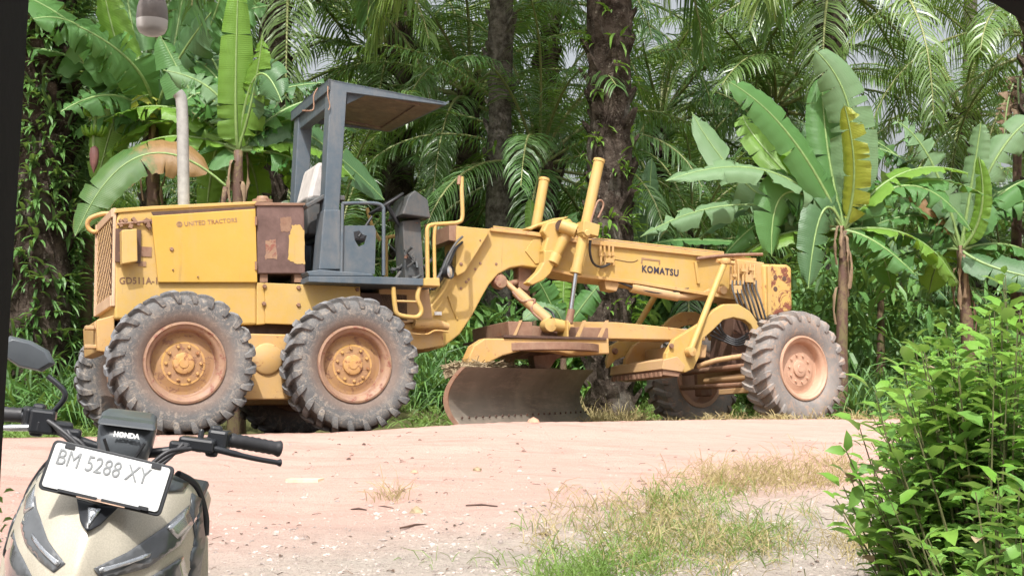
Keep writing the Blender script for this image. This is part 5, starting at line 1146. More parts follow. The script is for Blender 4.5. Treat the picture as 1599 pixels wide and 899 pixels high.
for sgn, nm in ((1, 'a'), (-1, 'b')):
    f_ = (lambda P: P) if sgn > 0 else mir
    a = patch('lamp_housing', f_([(0.03, 0.765), (0.085, 0.80), (0.14, 0.85), (0.175, 0.893), (0.195, 0.86), (0.178, 0.81), (0.13, 0.768), (0.05, 0.742)]), 'lampd', apron, 0.006)
    patch('signal_lens', f_([(0.148, 0.85), (0.174, 0.886), (0.192, 0.85), (0.172, 0.825)]), 'silver', a, 0.011)
    patch('silver_strip', f_([(0.04, 0.765), (0.13, 0.80), (0.127, 0.79), (0.045, 0.756)]), 'silver', a, 0.011)
    patch('headlight', f_([(0.01, 0.62), (0.02, 0.70), (0.10, 0.72), (0.19, 0.785), (0.21, 0.72), (0.15, 0.64), (0.06, 0.60)]), 'lampd', apron, 0.006)
    patch('side_crease_panel', f_([(0.172, 0.915), (0.192, 0.90), (0.222, 0.80), (0.226, 0.70), (0.212, 0.70), (0.208, 0.80)]), 'sgrey', apron, 0.007)
# leg shield side pods, bending back from the apron
for sgn in (1, -1):
    mb = MB(); secs2 = [(0.97, 0.15, -0.06), (0.93, 0.185, -0.085), (0.86, 0.215, -0.10), (0.76, 0.235, -0.105), (0.64, 0.23, -0.10), (0.5, 0.2, -0.1), (0.36, 0.17, -0.1)]
    V = []
    for z, w_, x in secs2: V += [(x+0.02, sgn*(w_-0.03), z), (x-0.01, sgn*(w_+0.012), z), (x-0.07, sgn*(w_+0.006), z-0.01), (x-0.13, sgn*(w_-0.03), z-0.02), (x-0.12, sgn*(w_-0.07), z-0.02)]
    F = [(r*5+i, r*5+(i+1) % 5, (r+1)*5+(i+1) % 5, (r+1)*5+i) for r in range(6) for i in range(5)] + [(0, 1, 2, 3, 4), (34, 33, 32, 31, 30)]
    mb.add(V, F); o = mb.build('side_fairing', M['gold'], SC, 50, 0.006)
    mb = MB(); mb.tube(bez([(-0.05, sgn*0.13, 1.01), (-0.09, sgn*0.172, 0.985), (-0.11, sgn*0.205, 0.92), (-0.115, sgn*0.215, 0.87)], 5), [0.012]*16, 8); mb.build('shield_edge', M['sblack'], SC, 60)
mb = MB()
V = [(-0.13, -0.17, 0.98), (-0.13, 0.17, 0.98), (-0.17, 0.20, 0.75), (-0.2, 0.17, 0.36), (-0.2, -0.17, 0.36), (-0.17, -0.20, 0.75)]
mb.add(V + [(x+0.05, y, z) for x, y, z in V], [(0, 1, 2, 3, 4, 5), (11, 10, 9, 8, 7, 6)] + [(i, (i+1) % 6, (i+1) % 6+6, i+6) for i in range(6)]); mb.build('leg_shield', M['sblack'], SC, None, 0.02)
# handlebar cover, instrument pod
BAR = empty('handlebar', (0, 0, 0), SC); SD = Matrix.Rotation(R(7), 4, 'Z'); BAR.matrix_local = Matrix.Translation((-0.03, 0, 1.04)) @ Matrix.Rotation(R(2.5), 4, 'X') @ SD @ Matrix.Translation((0.03, 0, -1.048))
V = []; pod = [(1.00, 0.05, 0.04, -0.08), (1.03, 0.062, 0.07, -0.10), (1.075, 0.074, 0.085, -0.11), (1.112, 0.077, 0.07, -0.12), (1.13, 0.073, 0.045, -0.12), (1.137, 0.062, 0.02, -0.115)]
for z, hw, xf_, xb in pod:
    hw *= 0.87
    for k in range(20):
        a = 2*math.pi*k/20; ca, sa = math.cos(a), math.sin(a)
        ex = lambda v: math.copysign(abs(v)**0.55, v)
        V.append(((xf_+xb)/2 + (xf_-xb)/2*ex(ca), hw*ex(sa), z + (0.0 if ca > 0 else 0.01)))
mb = MB(); F = [(r*20+i, r*20+(i+1) % 20, (r+1)*20+(i+1) % 20, (r+1)*20+i) for r in range(5) for i in range(20)] + [tuple(range(19, -1, -1)), tuple(100+i for i in range(20))]
mb.add(V, F); podo = mb.build('instrument_pod', M['greyp'], BAR, 50)
mb = MB(); mb.add([(0.086, -0.066, 1.120), (0.086, 0.066, 1.120), (0.07, 0.062, 1.134), (0.07, -0.062, 1.134), (0.05, -0.069, 1.118), (0.05, 0.069, 1.118), (0.03, 0.062, 1.138), (0.03, -0.062, 1.138)], [(0, 1, 2, 3), (3, 2, 6, 7), (0, 3, 7, 4), (1, 5, 6, 2), (4, 5, 1, 0)]); mb.build('pod_visor', M['sgrey'], podo, None, 0.006)
for sgn in (-1, 1):
    MB().bar((0.091, sgn*0.045, 1.09), (0.062, sgn*0.014, 1.02), 0.004, 0.006).build('pod_crease', M['sblack'], podo)
TM = lambda p, xa_, ya_: Matrix.Translation(p) @ Matrix((Vector(xa_).normalized(), Vector(ya_).normalized(), Vector(xa_).cross(Vector(ya_)).normalized())).transposed().to_4x4()
text_mesh('pod_lettering', 'HONDA', 0.0155, TM((0.0885, -0.026, 1.098), (0, 1, 0), (-0.1, 0, 1)), M['white'], podo, 0.0008, 0.0009, 0.98)
# bars, grips, levers, switchgear; +y is the scooter's left = the right of the picture
for sgn in (1, -1):
    P = lambda x, y, z: (x, sgn*y, z + 0.024)
    MB().tube(bez([P(0.0, 0.02, 1.03), P(0.0, 0.10, 1.045), P(-0.02, 0.18, 1.075), P(-0.05, 0.25, 1.085)], 6), 0.012, 10).build('bar_tube', M['sblack'], BAR, 60)
    gr_ = MB(); ga, gb = Vector(P(-0.05, 0.24, 1.085)), Vector(P(-0.085, 0.365, 1.075)); pts_ = [ga.lerp(gb, i/16) for i in range(17)]
    gr_.tube(pts_ + [gb + (gb-ga)*0.02], [0.0165 + 0.0018*(i % 2) for i in range(16)] + [0.021, 0.019], 14); gr_.build('grip', M['black'], BAR, 60)
    sw = MB(); sw.box(P(-0.04, 0.215, 1.083), (0.055, 0.05, 0.05), Matrix.Rotation(sgn*R(-14), 3, 'Z')); sw.box(P(-0.035, 0.205, 1.108), (0.03, 0.03, 0.02)); sw.box(P(-0.06, 0.23, 1.09), (0.03, 0.02, 0.03)); sw.build('switch_housing', M['sblack'], BAR, None, 0.008)
    mc = MB(); mc.box(P(0.0, 0.165, 1.07), (0.05, 0.085, 0.032), Matrix.Rotation(sgn*R(-10), 3, 'Z')); mc.box(P(0.01, 0.125, 1.062), (0.035, 0.05, 0.022)); mc.box(P(0.0, 0.2, 1.055), (0.04, 0.03, 0.02)); mc.build('brake_holder', M['sblack'], BAR, None, 0.007)
    MB().tube(bez([P(0.015, 0.18, 1.068), P(0.015, 0.23, 1.062), P(-0.005, 0.30, 1.052), P(-0.03, 0.36, 1.046)], 5) + [Vector(P(-0.034, 0.368, 1.046))], [0.008]*8 + [0.0065]*8 + [0.010], 8).build('brake_lever', M['silver'] if sgn < 0 else M['sblack'], BAR, 60)
    for k in range(3):
        MB().tube(bez([P(0.03, 0.15-0.01*k, 1.06+0.004*k), P(0.055, 0.10, 1.05-0.01*k), P(0.06, 0.06, 1.01-0.008*k), P(0.02, 0.03, 0.985)], 6), 0.0055, 7).build('cable', M['black'], BAR, 60)
    # mirror on its stalk
MB().tube(bez([(-0.01, -0.20, 1.09), (0.0, -0.17, 1.13), (0.01, -0.15, 1.175), (0.0, -0.195, 1.21)], 6), 0.0065, 8).build('mirror_stalk', M['sblack'], BAR, 60)
M2 = MB(); 
MB().tube([(-0.01, 0.17, 1.075), (-0.01, 0.17, 1.125), (-0.01, 0.17, 1.13)], [0.007, 0.007, 0.004], 8).build('mirror_mount', M['sblack'], BAR, 60)
def mirror_head(c, sx_, par):
    mb = MB(); out = [(-0.072, 0.004), (-0.05, 0.032), (0.0, 0.042), (0.055, 0.036), (0.082, 0.008), (0.07, -0.022), (0.02, -0.038), (-0.04, -0.03)]
    rings = [(-0.028, 0.38), (-0.026, 0.7), (-0.012, 0.83), (0.004, 0.85), (0.006, 0.8)]; V = []
    for x, s_ in rings:
        for y, z in out: V.append((c[0] - x, c[1] + sx_*y*s_, c[2] + z*s_ + 0.22*y*s_))
    n_ = 8; F = [(r*n_+i, r*n_+(i+1) % n_, (r+1)*n_+(i+1) % n_, (r+1)*n_+i) for r in range(4) for i in range(n_)] + [tuple(range(n_)), tuple(32+i for i in range(n_))]
    mb.add(V, F); return mb.build('mirror', M['greyp'], par, 40, 0.004)
mirror_head((-0.01, -0.245, 1.25), -1, BAR)
for k in (0, 1): MB().tube(bez([(0.015, -0.195+0.012*k, 1.118), (0.05, -0.13, 1.085-0.006*k), (0.07, -0.062+0.01*k, 1.035)], 5), 0.006, 8).build('brake_hose', M['black'], BAR, 60)
MB().box((0.0, -0.19, 1.105), (0.06, 0.055, 0.055)).build('fluid_reservoir', M['sblack'], BAR, None, 0.006)
# number plate in its black carrier, in front of the pod's foot and tipped back
pl_c = RS.transposed() @ (at(167, 745, 2.80) - org); pl_c = Vector(pl_c)
PT = empty('number_plate', pl_c, SC)
nrm = Vector((1.0, -0.05, 0.33)).normalized(); yv = Vector((0, 1, 0.0)); yv = (yv - nrm*yv.dot(nrm)).normalized(); zv = nrm.cross(yv)
PT.matrix_local = Matrix.Translation(pl_c) @ Matrix((nrm, yv, zv)).transposed().to_4x4() @ Matrix.Rotation(R(-4.0), 4, 'X') @ Matrix.Scale(0.96, 4)
def rrect(w_, h_, r_, x0_, x1_):
    out = []
    for cx, cy, a0 in ((w_/2-r_, h_/2-r_, 0), (-w_/2+r_, h_/2-r_, 90), (-w_/2+r_, -h_/2+r_, 180), (w_/2-r_, -h_/2+r_, 270)):
        for k in range(5): a = R(a0+k*22.5); out.append((cx + r_*math.cos(a), cy + r_*math.sin(a)))
    n_ = len(out); V = [(x0_, y, z) for y, z in out] + [(x1_, y, z) for y, z in out]
    return MB().add(V, [tuple(range(n_)), tuple(range(2*n_-1, n_-1, -1))] + [(i, (i+1) % n_, (i+1) % n_+n_, i+n_) for i in range(n_)])
rrect(0.282, 0.118, 0.012, -0.008, 0.0).build('plate_carrier', M['sblack'], PT, None, 0.002)
pw = rrect(0.266, 0.104, 0.008, 0.001, 0.004).build('plate_face', plain('plate_white', (0.6, 0.61, 0.6), 0.45, 0, 0.03, bump=0.02), PT, None, 0.001)
mb = MB()
for y in (-0.05, 0.05): MB().bar((0.006, y-0.045, -0.053), (0.006, y+0.045, -0.053), 0.005, 0.006).build('carrier_clip', M['sblack'], PT)
for y, z in ((-0.1, 0.048), (0.1, -0.05), (0.1, 0.048)): mb.box((0.005, y, z), (0.005, 0.022, 0.008))
mb.build('carrier_clip', M['sblack'], PT)
MB().bar((0.006, -0.05, -0.056), (0.006, 0.06, -0.056), 0.003, 0.006).build('carrier_strip', plain('copper_strip', (0.5, 0.33, 0.24), .4), PT)
M['emboss'] = plain('embossed_digits', (0.2, 0.21, 0.215), 0.5, 0, 0.1)
text_mesh('plate_number', 'BM 5288 XY', 0.052, TM((0.004, -0.122, 0.004), (0, 1, 0), (0, 0, 1)), M['emboss'], pw, 0.0018, 0.0, 0.79)
MB().bar(tuple(pl_c - Vector((0.03, 0, 0.0))), (0.05, 0, 0.97), 0.05, 0.015).build('plate_bracket', M['sblack'], SC)
# the rest of the scooter, hidden below the picture
def swheel(x, name):
    w_ = empty('wheel', (x, 0, 0.265), SC)
    mb = MB(); pf_ = [(0.205, -0.035), (0.235, -0.045), (0.255, -0.036), (0.266, 0.0), (0.255, 0.036), (0.235, 0.045), (0.205, 0.035)]; mb.lathe(pf_, 40, 'Y', closed=True); mb.build('tyre', M['black'], w_, 50)
    mb = MB(); mb.lathe([(0.19, -0.03), (0.212, -0.034), (0.212, 0.034), (0.19, 0.03)], 36, 'Y', closed=True)
    for k in range(5): a = k*2*math.pi/5; mb.bar((0, 0, 0), (0.2*math.cos(a), 0, 0.2*math.sin(a)), 0.03, 0.02, (0, 1, 0))
    mb.lathe([(0.0001, -0.05), (0.035, -0.05), (0.035, 0.05), (0.0001, 0.05)], 16, 'Y'); mb.build('rim', M['sblack'], w_, 40); return w_
swheel(0.30, 'f'); swheel(-0.96, 'r')
mb = MB(); F = []; V = []
for i in range(13):
    a = R(-10 + i*14); 
    for k in range(7):
        u = (k-3)/3; rr2 = 0.30 - 0.05*u*u; V.append((0.30 + rr2*math.cos(a), 0.062*u, 0.265 + rr2*math.sin(a)))
F = [(r*7+i, r*7+i+1, (r+1)*7+i+1, (r+1)*7+i) for r in range(12) for i in range(6)]; mb.add(V, F); o = mb.build('front_fender', M['gold'], SC, 180); o.modifiers.new('s', 'SOLIDIFY').thickness = 0.005
for y in (-0.065, 0.065): MB().tube([(0.30, y, 0.265), (0.12, y, 0.66)], 0.017, 12).build('fork_leg', M['sblack'], SC, 60)
MB().box((-0.33, 0, 0.30), (0.42, 0.30, 0.09)).build('floorboard', M['sblack'], SC, None, 0.02)
MB().prism([(-0.45, 0.34), (-0.50, 0.70), (-0.75, 0.72), (-1.22, 0.86), (-1.28, 0.80), (-1.0, 0.55), (-0.72, 0.40)], -0.13, 0.13).build('rear_body', M['gold'], SC, None, 0.04)
MB().prism([(-0.47, 0.705), (-0.5, 0.76), (-0.75, 0.77), (-0.85, 0.82), (-1.15, 0.88), (-1.18, 0.86), (-0.76, 0.725)], -0.12, 0.12).build('seat', M['blackp'], SC, None, 0.03)
MB().box2((-1.0, 0.06, 0.2), (-0.5, 0.13, 0.34)).build('engine_cover', M['sblack'], SC, None, 0.03)
MB().tube([(-0.6, -0.13, 0.24), (-0.85, -0.16, 0.27), (-1.2, -0.17, 0.36)], [0.03, 0.05, 0.055], 16).build('muffler', M['sblack'], SC, 60)
MB().tube([(-0.45, 0.12, 0.24), (-0.38, 0.27, 0.055)], 0.01, 8).build('side_stand', M['sblack'], SC, 60)
MB().prism([(-1.26, 0.80), (-1.36, 0.62), (-1.38, 0.50), (-1.36, 0.50), (-1.33, 0.62), (-1.22, 0.78)], -0.06, 0.06).build('rear_fender', M['sblack'], SC, None, 0.005)
MB().prism([(-1.285, 0.81), (-1.25, 0.86), (-1.22, 0.86), (-1.24, 0.79)], -0.09, 0.09).build('tail_lamp', plain('red_lamp', (0.4, 0.02, 0.02), 0.2), SC, None, 0.01)
# ------------------------------------------------------------ porch the photograph was taken from
pst = MB(); a, b = at(48, 0, 1.02), at(4, 740, 1.02); d = (a-b)/(a.z-b.z)
pt, pb = a + d*(2.35-a.z), b - d*(b.z+0.02)
V = []
for p in (pb, pt):
    for dx, dy in ((0, -0.12), (0, 0), (-0.13, 0), (-0.13, -0.12)): V.append(p + Vector((dx, dy, 0)))
pst.add(V, [(0, 1, 2, 3), (7, 6, 5, 4)] + [(i, i+4, (i+1) % 4+4, (i+1) % 4) for i in range(4)])
po = pst.build('porch_post', M['wood'], None, None, 0.004); tag(po, 'dark wooden porch post along the left edge of the view', 'post')
RX0, RX1, RY0, RY1, RZ = -2.6, 2.6, -3.2, 1.35, 2.42
pr_ = empty('porch_roof', (0, 0, 2.35)); tag(pr_, 'corrugated porch roof on dark timber, its dark brace at the top right corner', 'porch roof')
mb = MB(); n_ = 130; V = []
for y in (RY0, RY1):
    for i in range(n_+1): x = RX0 + (RX1-RX0)*i/n_; V.append((x, y, RZ - 2.35 + 0.1*(RY1-y)*0.6 + 0.012*math.sin(x*2*math.pi/0.09) + 0.05))
mb.add(V, [(i, i+1, n_+2+i, n_+1+i) for i in range(n_)]); ro_ = mb.build('roof_sheet', M['roofsheet'], pr_, 180); ro_.modifiers.new('s', 'SOLIDIFY').thickness = 0.003
MB().box2((RX0, 0.88, -0.02), (RX1, 0.98, 0.07)).build('beam', M['wood'], pr_, None, 0.004)
MB().box2((-0.6, -3.1, -0.1), (-0.52, 0.88, -0.02)).build('rafter', M['wood'], pr_)
bA, bB = at(1520, -12, 0.95), at(1640, 62, 0.95); dB = bB-bA
sh_ = Vector((0.034, 0, 0.008)); q0, q1 = bA - dB*1.2 + sh_, bA + dB*3.2 + sh_
MB().bar(q0 + Vector((0.0, 0, 0.035 - 2.35)), q1 + Vector((0.0, 0, 0.035 - 2.35)), 0.07, 0.08).build('brace', M['wood'], pr_, None, 0.004)
MB().box2((q1.x-0.02, 0.88, -2.37), (q1.x+0.09, 0.98, -0.02)).build('side_post', M['wood'], pr_, None, 0.004)
MB().box2((-2.6, -3.3, -2.37), (2.6, -3.2, 0.4)).build('back_wall', plain('hut_wall_boards', (0.2, 0.16, 0.12), 0.8), pr_)
arm = MB(); arm.box2((-0.63, 0.88, -0.02), (-0.55, 2.02, 0.03)); arm.build('lamp_arm', M['wood'], pr_)
# lamp bulb
L0 = at(237, 57, 2.0)
lb = empty('lamp_bulb', L0); tag(lb, 'unlit white lamp bulb hanging at the top left of the view', 'lamp bulb')
t = NT('frosted_bulb_dome'); t.base((0.62, 0.58, 0.55)); t.set(0.35); t.b.inputs['Subsurface Weight'].default_value = 0.0
mb = MB(); mb.lathe([(0.0001, 0.0), (0.012, 0.0015), (0.020, 0.006), (0.0238, 0.014), (0.0245, 0.026)], 28, 'Z'); mb.build('dome', t.mat, lb, 180)
mb = MB(); mb.lathe([(0.0245, 0.026), (0.0248, 0.028), (0.0235, 0.045), (0.019, 0.062), (0.0135, 0.07), (0.0135, 0.09), (0.0001, 0.09)], 28, 'Z'); mb.build('collar', plain('bulb_collar', (0.2, 0.17, 0.155), 0.45), lb, 50)
mb = MB(); mb.lathe([(0.0001, 0.088), (0.02, 0.088), (0.021, 0.125), (0.012, 0.14), (0.0001, 0.14)], 20, 'Z'); mb.tube([(0, 0, 0.138), (0, 0, 2.35-L0.z)], 0.003, 6); mb.build('holder', M['sblack'], lb, 50)

# ------------------------------------------------------------ leafy shrubs at right
def shrub(cx, cy, n_stem, spread, hmax, seed, label, leafL=(0.07, 0.13), lean=(0, 0), lit=0.5, dens=0.024, name='leafy_shrub', low=0.12, shape=None):
    rng = random.Random(seed); o = empty(name, (cx, cy, hgt(cx, cy))); tag(o, label, 'shrub', 'leafy shrubs at the right')
    sb_ = MB(); lf = MB()
    for k in range(n_stem):
        a = rng.uniform(0, 6.283); r_ = spread*rng.random()**0.6; bx_, by_ = 0.35*r_*math.cos(a), 0.35*r_*math.sin(a)
        tx, ty = r_*math.cos(a) + lean[0]*rng.random(), r_*math.sin(a) + lean[1]*rng.random()
        h_ = hmax*(1 - 0.38*(r_/spread)**2)*rng.uniform(0.72, 1.05)
        P = bez([(bx_, by_, -0.03), (bx_+(tx-bx_)*.3 + rng.gauss(0, .02), by_+(ty-by_)*.3, h_*.45), (tx + rng.gauss(0, .02), ty, h_)], 8)
        sb_.tube(P, [0.0075*(1-0.75*i/(len(P)-1)) for i in range(len(P))], 5, False)
        L = sum((P[i+1]-P[i]).length for i in range(len(P)-1)); n_l = int(L/dens); ang = rng.uniform(0, 6)
        for j in range(n_l):
            s = j/n_l
            if s < low + 0.1*rng.random(): continue
            f = s*(len(P)-1); i = min(len(P)-2, int(f)); p = P[i].lerp(P[i+1], f-i); ang += 2.4
            d = Vector((math.cos(ang), math.sin(ang), rng.uniform(-0.25, 0.55) + 0.6*s)).normalized(); ll = rng.uniform(leafL[0]*.6, leafL[1]*1.08)*(1.1 - 0.35*s)
            pe = d*rng.uniform(0.01, 0.05)
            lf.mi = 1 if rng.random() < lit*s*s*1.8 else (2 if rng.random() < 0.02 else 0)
            leaf_card(lf, p + pe, (d + Vector((0, 0, -0.15-0.5*rng.random()*(1-s)))).normalized(), (Vector((0, 0, 1)) + rand_dir(rng)*0.35).normalized(), ll, ll*rng.uniform(0.42, 0.56), 0.16)
    sb_.build('stems', M['stem'], o, 60, fix=False); lf.build('leaves', [M['shrub'], M['shrub_lit'], M['drystem']], o, 180, fix=False); return o
def wx(px, Y): return at(px, 700, Y).x
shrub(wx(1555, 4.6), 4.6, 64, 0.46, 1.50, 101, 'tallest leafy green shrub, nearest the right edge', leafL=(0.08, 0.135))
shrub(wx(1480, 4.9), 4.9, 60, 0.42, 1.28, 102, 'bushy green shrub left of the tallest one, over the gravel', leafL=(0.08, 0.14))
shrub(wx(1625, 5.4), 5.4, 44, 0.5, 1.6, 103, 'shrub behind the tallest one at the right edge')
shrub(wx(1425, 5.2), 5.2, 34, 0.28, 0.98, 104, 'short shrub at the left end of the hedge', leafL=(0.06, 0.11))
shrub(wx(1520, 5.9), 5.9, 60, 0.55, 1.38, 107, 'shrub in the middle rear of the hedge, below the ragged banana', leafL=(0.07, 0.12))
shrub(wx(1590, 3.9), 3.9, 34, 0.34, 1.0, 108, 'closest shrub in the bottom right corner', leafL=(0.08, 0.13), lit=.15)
# seedling arching out to the left of the hedge
sg_ = empty('seedling', (wx(1398, 5.0), 5.0, 0.0)); tag(sg_, 'single arching stem with a few large leaves left of the hedge', 'seedling')
so_ = sg_.location; P = bez([Vector((0, 0, 0)), at(1378, 820, 5.0)-so_, at(1350, 765, 4.95)-so_, at(1322, 705, 4.9)-so_], 6); MB().tube(P, [0.006*(1-.6*i/18) for i in range(19)], 6, False).build('stem', M['stem'], sg_, 60)
mb = MB(); rng = random.Random(5)
for (px, py, dx, dz, L_) in ((1322, 705, -0.9, 0.1, .09), (1322, 705, 0.0, 1, .085), (1328, 715, .3, -1, .07), (1345, 755, -0.5, -0.9, .11), (1352, 765, .2, -1, .1), (1350, 790, -.3, -1, .12), (1365, 790, .7, -.4, .09), (1372, 815, -.4, -.9, .11), (1338, 735, .8, .2, .08)):
    leaf_card(mb, at(px, py, 4.93) - so_, Vector((dx, -0.25, dz)), Vector((0.2, -0.8, .5)), L_, L_*.5, .12)
mb.build('leaves', M['shrub'], sg_, 180, fix=False)
s2 = empty('seedling', at(1262, 868, 6.2)); s2.location.z = hgt(s2.location.x, 6.2); tag(s2, 'tiny seedling with three dark drooping leaves on the gravel', 'seedling')
MB().tube([(0, 0, 0), (-0.01, 0, 0.06), (-0.02, 0, 0.12)], 0.003, 5).build('stem', M['stem'], s2)
mb = MB(); leaf_card(mb, Vector((0, 0, .07)), Vector((.4, -.2, -.5)), Vector((0, -1, .4)), .09, .06); leaf_card(mb, Vector((0, 0, .06)), Vector((.9, -.2, -.2)), Vector((0, -1, .5)), .08, .05); leaf_card(mb, Vector((0, 0, .06)), Vector((-.9, -.2, -.1)), Vector((0, -1, .6)), .09, .05); mb.build('leaves', M['shrub'], s2, 180, fix=False)
s3 = empty('seedling', at(4, 800, 1.6)); s3.location.z = 0.0; tag(s3, 'small weed with light leaves beside the foot of the porch post', 'seedling')
zz = at(8, 770, 1.6).z; MB().tube([(0, 0, 0), (-0.01, 0, zz+.01)], 0.002, 5).build('stem', M['stem'], s3)
mb = MB()
for k in range(6): leaf_card(mb, Vector((0, 0, zz - .012*k)), Vector((math.cos(k*1.9)*.8, -.2, .3)), Vector((0, -.6, 1)), .016, .009)
mb.build('leaves', M['shrub_lit'], s3, 180, fix=False)

# ------------------------------------------------------------ grass in front, pebbles, litter
def gpt(px, py):
    d = ray(px, py); t_ = 3.0
    for _ in range(400):
        p = Vector((d.x*t_, d.y*t_, CAMZ + d.z*t_))
        if p.z <= hgt(p.x, p.y): break
        t_ += 0.04
    return p
def gpatch(n_, cx, cy, rx, ry, seed):
    r_ = random.Random(seed); out = []
    for _ in range(n_):
        px, py = cx + rx*r_.gauss(0, .5), cy + ry*r_.gauss(0, .5)
        if py > 676: out.append(gpt(px, py))
    return out
tufts('roadside_grass', 'grass', gpatch(105, 1070, 830, 180, 50, 1) + gpatch(90, 960, 885, 160, 34, 2) + gpatch(40, 1180, 850, 90, 40, 3) + gpatch(40, 1060, 780, 90, 18, 4) + gpatch(60, 900, 905, 80, 20, 14), 'green grass tufts growing on the near edge of the road', (4, 11), (0.06, 0.25), 0.0048, 31)
tufts('dry_roadside_grass', 'grass_dry', gpatch(170, 1170, 755, 120, 18, 5) + gpatch(60, 1290, 740, 60, 26, 6) + gpatch(30, 1180, 735, 70, 10, 26) + gpatch(60, 1000, 800, 130, 26, 7) + gpatch(10, 605, 780, 14, 3, 8) + gpatch(230, 1070, 850, 200, 54, 9) + gpatch(40, 1350, 860, 60, 30, 10), 'straw-coloured dry grass along the middle of the roadside', (3, 8), (0.08, 0.34), 0.0038, 32)
rs = random.Random(77); mb = MB()
def lump(mb, p, r_, rng, flat=0.6):
    V = []; n_ = 6
    V.append(p + Vector((0, 0, r_*flat)));
    for ring, (rr3, z) in enumerate(((0.8, 0.45), (1.0, -0.1))):
        for k in range(n_): a = 2*math.pi*(k+ring*.5)/n_; V.append(p + Vector((math.cos(a)*r_*rr3*rng.uniform(.7, 1.2), math.sin(a)*r_*rr3*rng.uniform(.7, 1.2), z*r_*flat)))
    F = [(0, 1+k, 1+(k+1) % n_) for k in range(n_)] + [(1+k, 1+n_+k, 1+n_+(k+1) % n_, 1+(k+1) % n_) for k in range(n_)]
    mb.add(V, F)
for _ in range(8000):
    py = 690 + 230*rs.random()**0.7; px = rs.uniform(-20, 1450); p = gpt(px, py) if rs.random() < 0 else None
    Y = rs.uniform(5.6, 10.2)**1.0; x = px_x(px, Y)
    if crest_dist(x, Y) > -0.3: continue
    near = 1 - sstep(7.0, 9.5, Y - 0.3*x)
    if rs.random() > 0.12 + 0.88*near: continue
    lump(mb, Vector((x, Y, hgt(x, Y))), rs.choice((0.004, 0.006, 0.008, 0.011, 0.02 if rs.random() < .25 else .007)), rs)
pb_ = mb.build('gravel', M['stone'], None, fix=False); tag(pb_, 'loose gravel on the near side of the dirt road', 'gravel', kind='stuff')
def single(name, cat, label, px, py, fn, mat):
    p = gpt(px, py); mb = MB(); fn(mb); o = mb.build(name, M[mat], None, 50); o.location = p; tag(o, label, cat); return o
single('flat_board', 'board', 'flat pale piece of board lying on the road', 475, 752, lambda m_: m_.add([(-.12, -.03, .0), (.10, -.045, .0), (.13, .03, .0), (-.10, .045, .0), (-.12, -.03, .02), (.10, -.045, .025), (.13, .03, .025), (-.10, .045, .02)], [(0, 1, 2, 3), (7, 6, 5, 4), (0, 1, 5, 4), (1, 2, 6, 5), (2, 3, 7, 6), (3, 0, 4, 7)]), 'tile')
for i, (a, b, L_, an_, lab) in enumerate(((648, 824, .17, -.35, 'thin dark stick lying on the gravel'), (752, 792, .2, 0.02, 'straight stick at the edge of the pink dirt'), (600, 795, .12, .1, 'short stick beside the dry tuft'), (850, 838, .06, .3, 'small dark twig near the grass'), (560, 798, .1, 0, 'twig left of the dry tuft'))):
    single('stick', 'stick', lab, a, b, lambda m_: m_.tube([(-L_/2*math.cos(an_), L_/2*math.sin(an_)*3, .012), (0, 0.01, .018), (L_/2*math.cos(an_), -L_/2*math.sin(an_)*3, .01)], [.005, .007, .004], 6), 'rust_dark')
for i, (a, b, r_, m_, lab) in enumerate(((833, 659, .055, 'clay', 'rounded pink clay lump below the blade'), (647, 738, .03, 'clay', 'small reddish stone on the bright road'), (745, 735, .035, 'drystem', 'crumpled dry leaf on the bright road'), (870, 766, .03, 'stone', 'small stone below the blade on the pink dirt'), (545, 718, .02, 'rust_dark', 'dark pebble beyond the pale board'),
        (568, 695, .02, 'rust_dark', 'dark pebble near the road crest'), (1145, 705, .02, 'rust_dark', 'small dark clod beyond the dry grass'), (650, 800, .05, 'drystem', 'dark clod of dry roots on the road'))):
    q_ = random.Random(i); single('stone', 'stone', lab, a, b, lambda m2_: lump(m2_, Vector((0, 0, .005)), r_, q_, 0.8), m_)
mb = MB(); rs = random.Random(99)
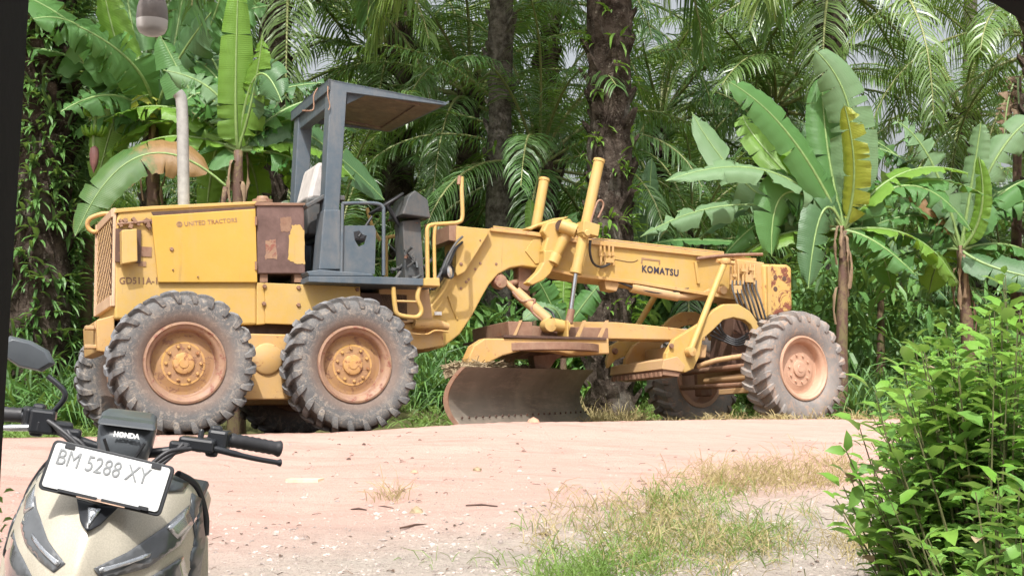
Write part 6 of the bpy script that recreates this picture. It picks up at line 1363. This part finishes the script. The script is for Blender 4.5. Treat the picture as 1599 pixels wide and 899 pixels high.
for _ in range(480):
    Y = rs.uniform(5.8, 11.5); x = px_x(rs.uniform(-20, 1450), Y)
    if crest_dist(x, Y) > -0.25: continue
    p = Vector((x, Y, hgt(x, Y) + 0.004)); a = rs.uniform(0, 3.14); d = Vector((math.cos(a), math.sin(a), rs.uniform(0, .25)))
    if rs.random() < .5: leaf_card(mb, p, d, Vector((rs.gauss(0, .3), rs.gauss(0, .3), 1)), rs.uniform(.015, .05), rs.uniform(.008, .02))
    else: mb.tube([p, p + d*0.04*rs.random() + Vector((0, 0, .004)), p + d*rs.uniform(.01, .06)], 0.002, 3, False)
o = mb.build('road_litter', plain('brown_litter', (0.13, 0.085, 0.06), 0.8, 0, .5, sc=2), None, fix=False); tag(o, 'bits of twig and dead leaf strewn over the dirt road', 'litter', kind='stuff')
# turned soil and dead grass around the blade and under the machine
rs = random.Random(88); mb = MB()
for _ in range(260):
    px = rs.uniform(630, 960); p = gp(px, 640, -1.15 + rs.random()*0.5); wv_ = G0 + RG @ Vector((p.x, p.y, 0)); lump(mb, Vector((wv_.x, wv_.y, hgt(wv_.x, wv_.y))), rs.uniform(.02, .055), rs, 0.7)
o = mb.build('turned_soil', plain('dark_red_soil', (0.16, 0.075, 0.055), 0.9, 0, 0.4), None, fix=False); tag(o, 'dark red turned soil around the foot of the blade', 'soil', kind='stuff')
pts_ = [tuple(G0 + RG @ Vector((rs.uniform(2.3, 5.6), rs.uniform(-1.3, -.7), 0))) for _ in range(60)]
tufts('dead_grass', 'grass_dry', [(a, b) for a, b, c in pts_], 'dead grass stalks along the road edge by the blade', (2, 5), (0.06, 0.16), 0.006, 34)
tufts('wheel_side_grass', 'grass_dry', [tuple(G0 + RG @ Vector((rs.uniform(5.0, 7.8), rs.uniform(-1.75, -1.25), 0)))[:2] for _ in range(90)], 'dry grass in front of the front wheel', (3, 7), (0.08, 0.22), 0.007, 35)
tufts('rear_wheel_grass', 'grass', [tuple(G0 + RG @ Vector((rs.uniform(-2.5, 0.8), rs.uniform(-.5, 1.6), 0)))[:2] for _ in range(120)], 'green grass behind the rear wheels', (4, 9), (0.08, 0.2), 0.012, 36)
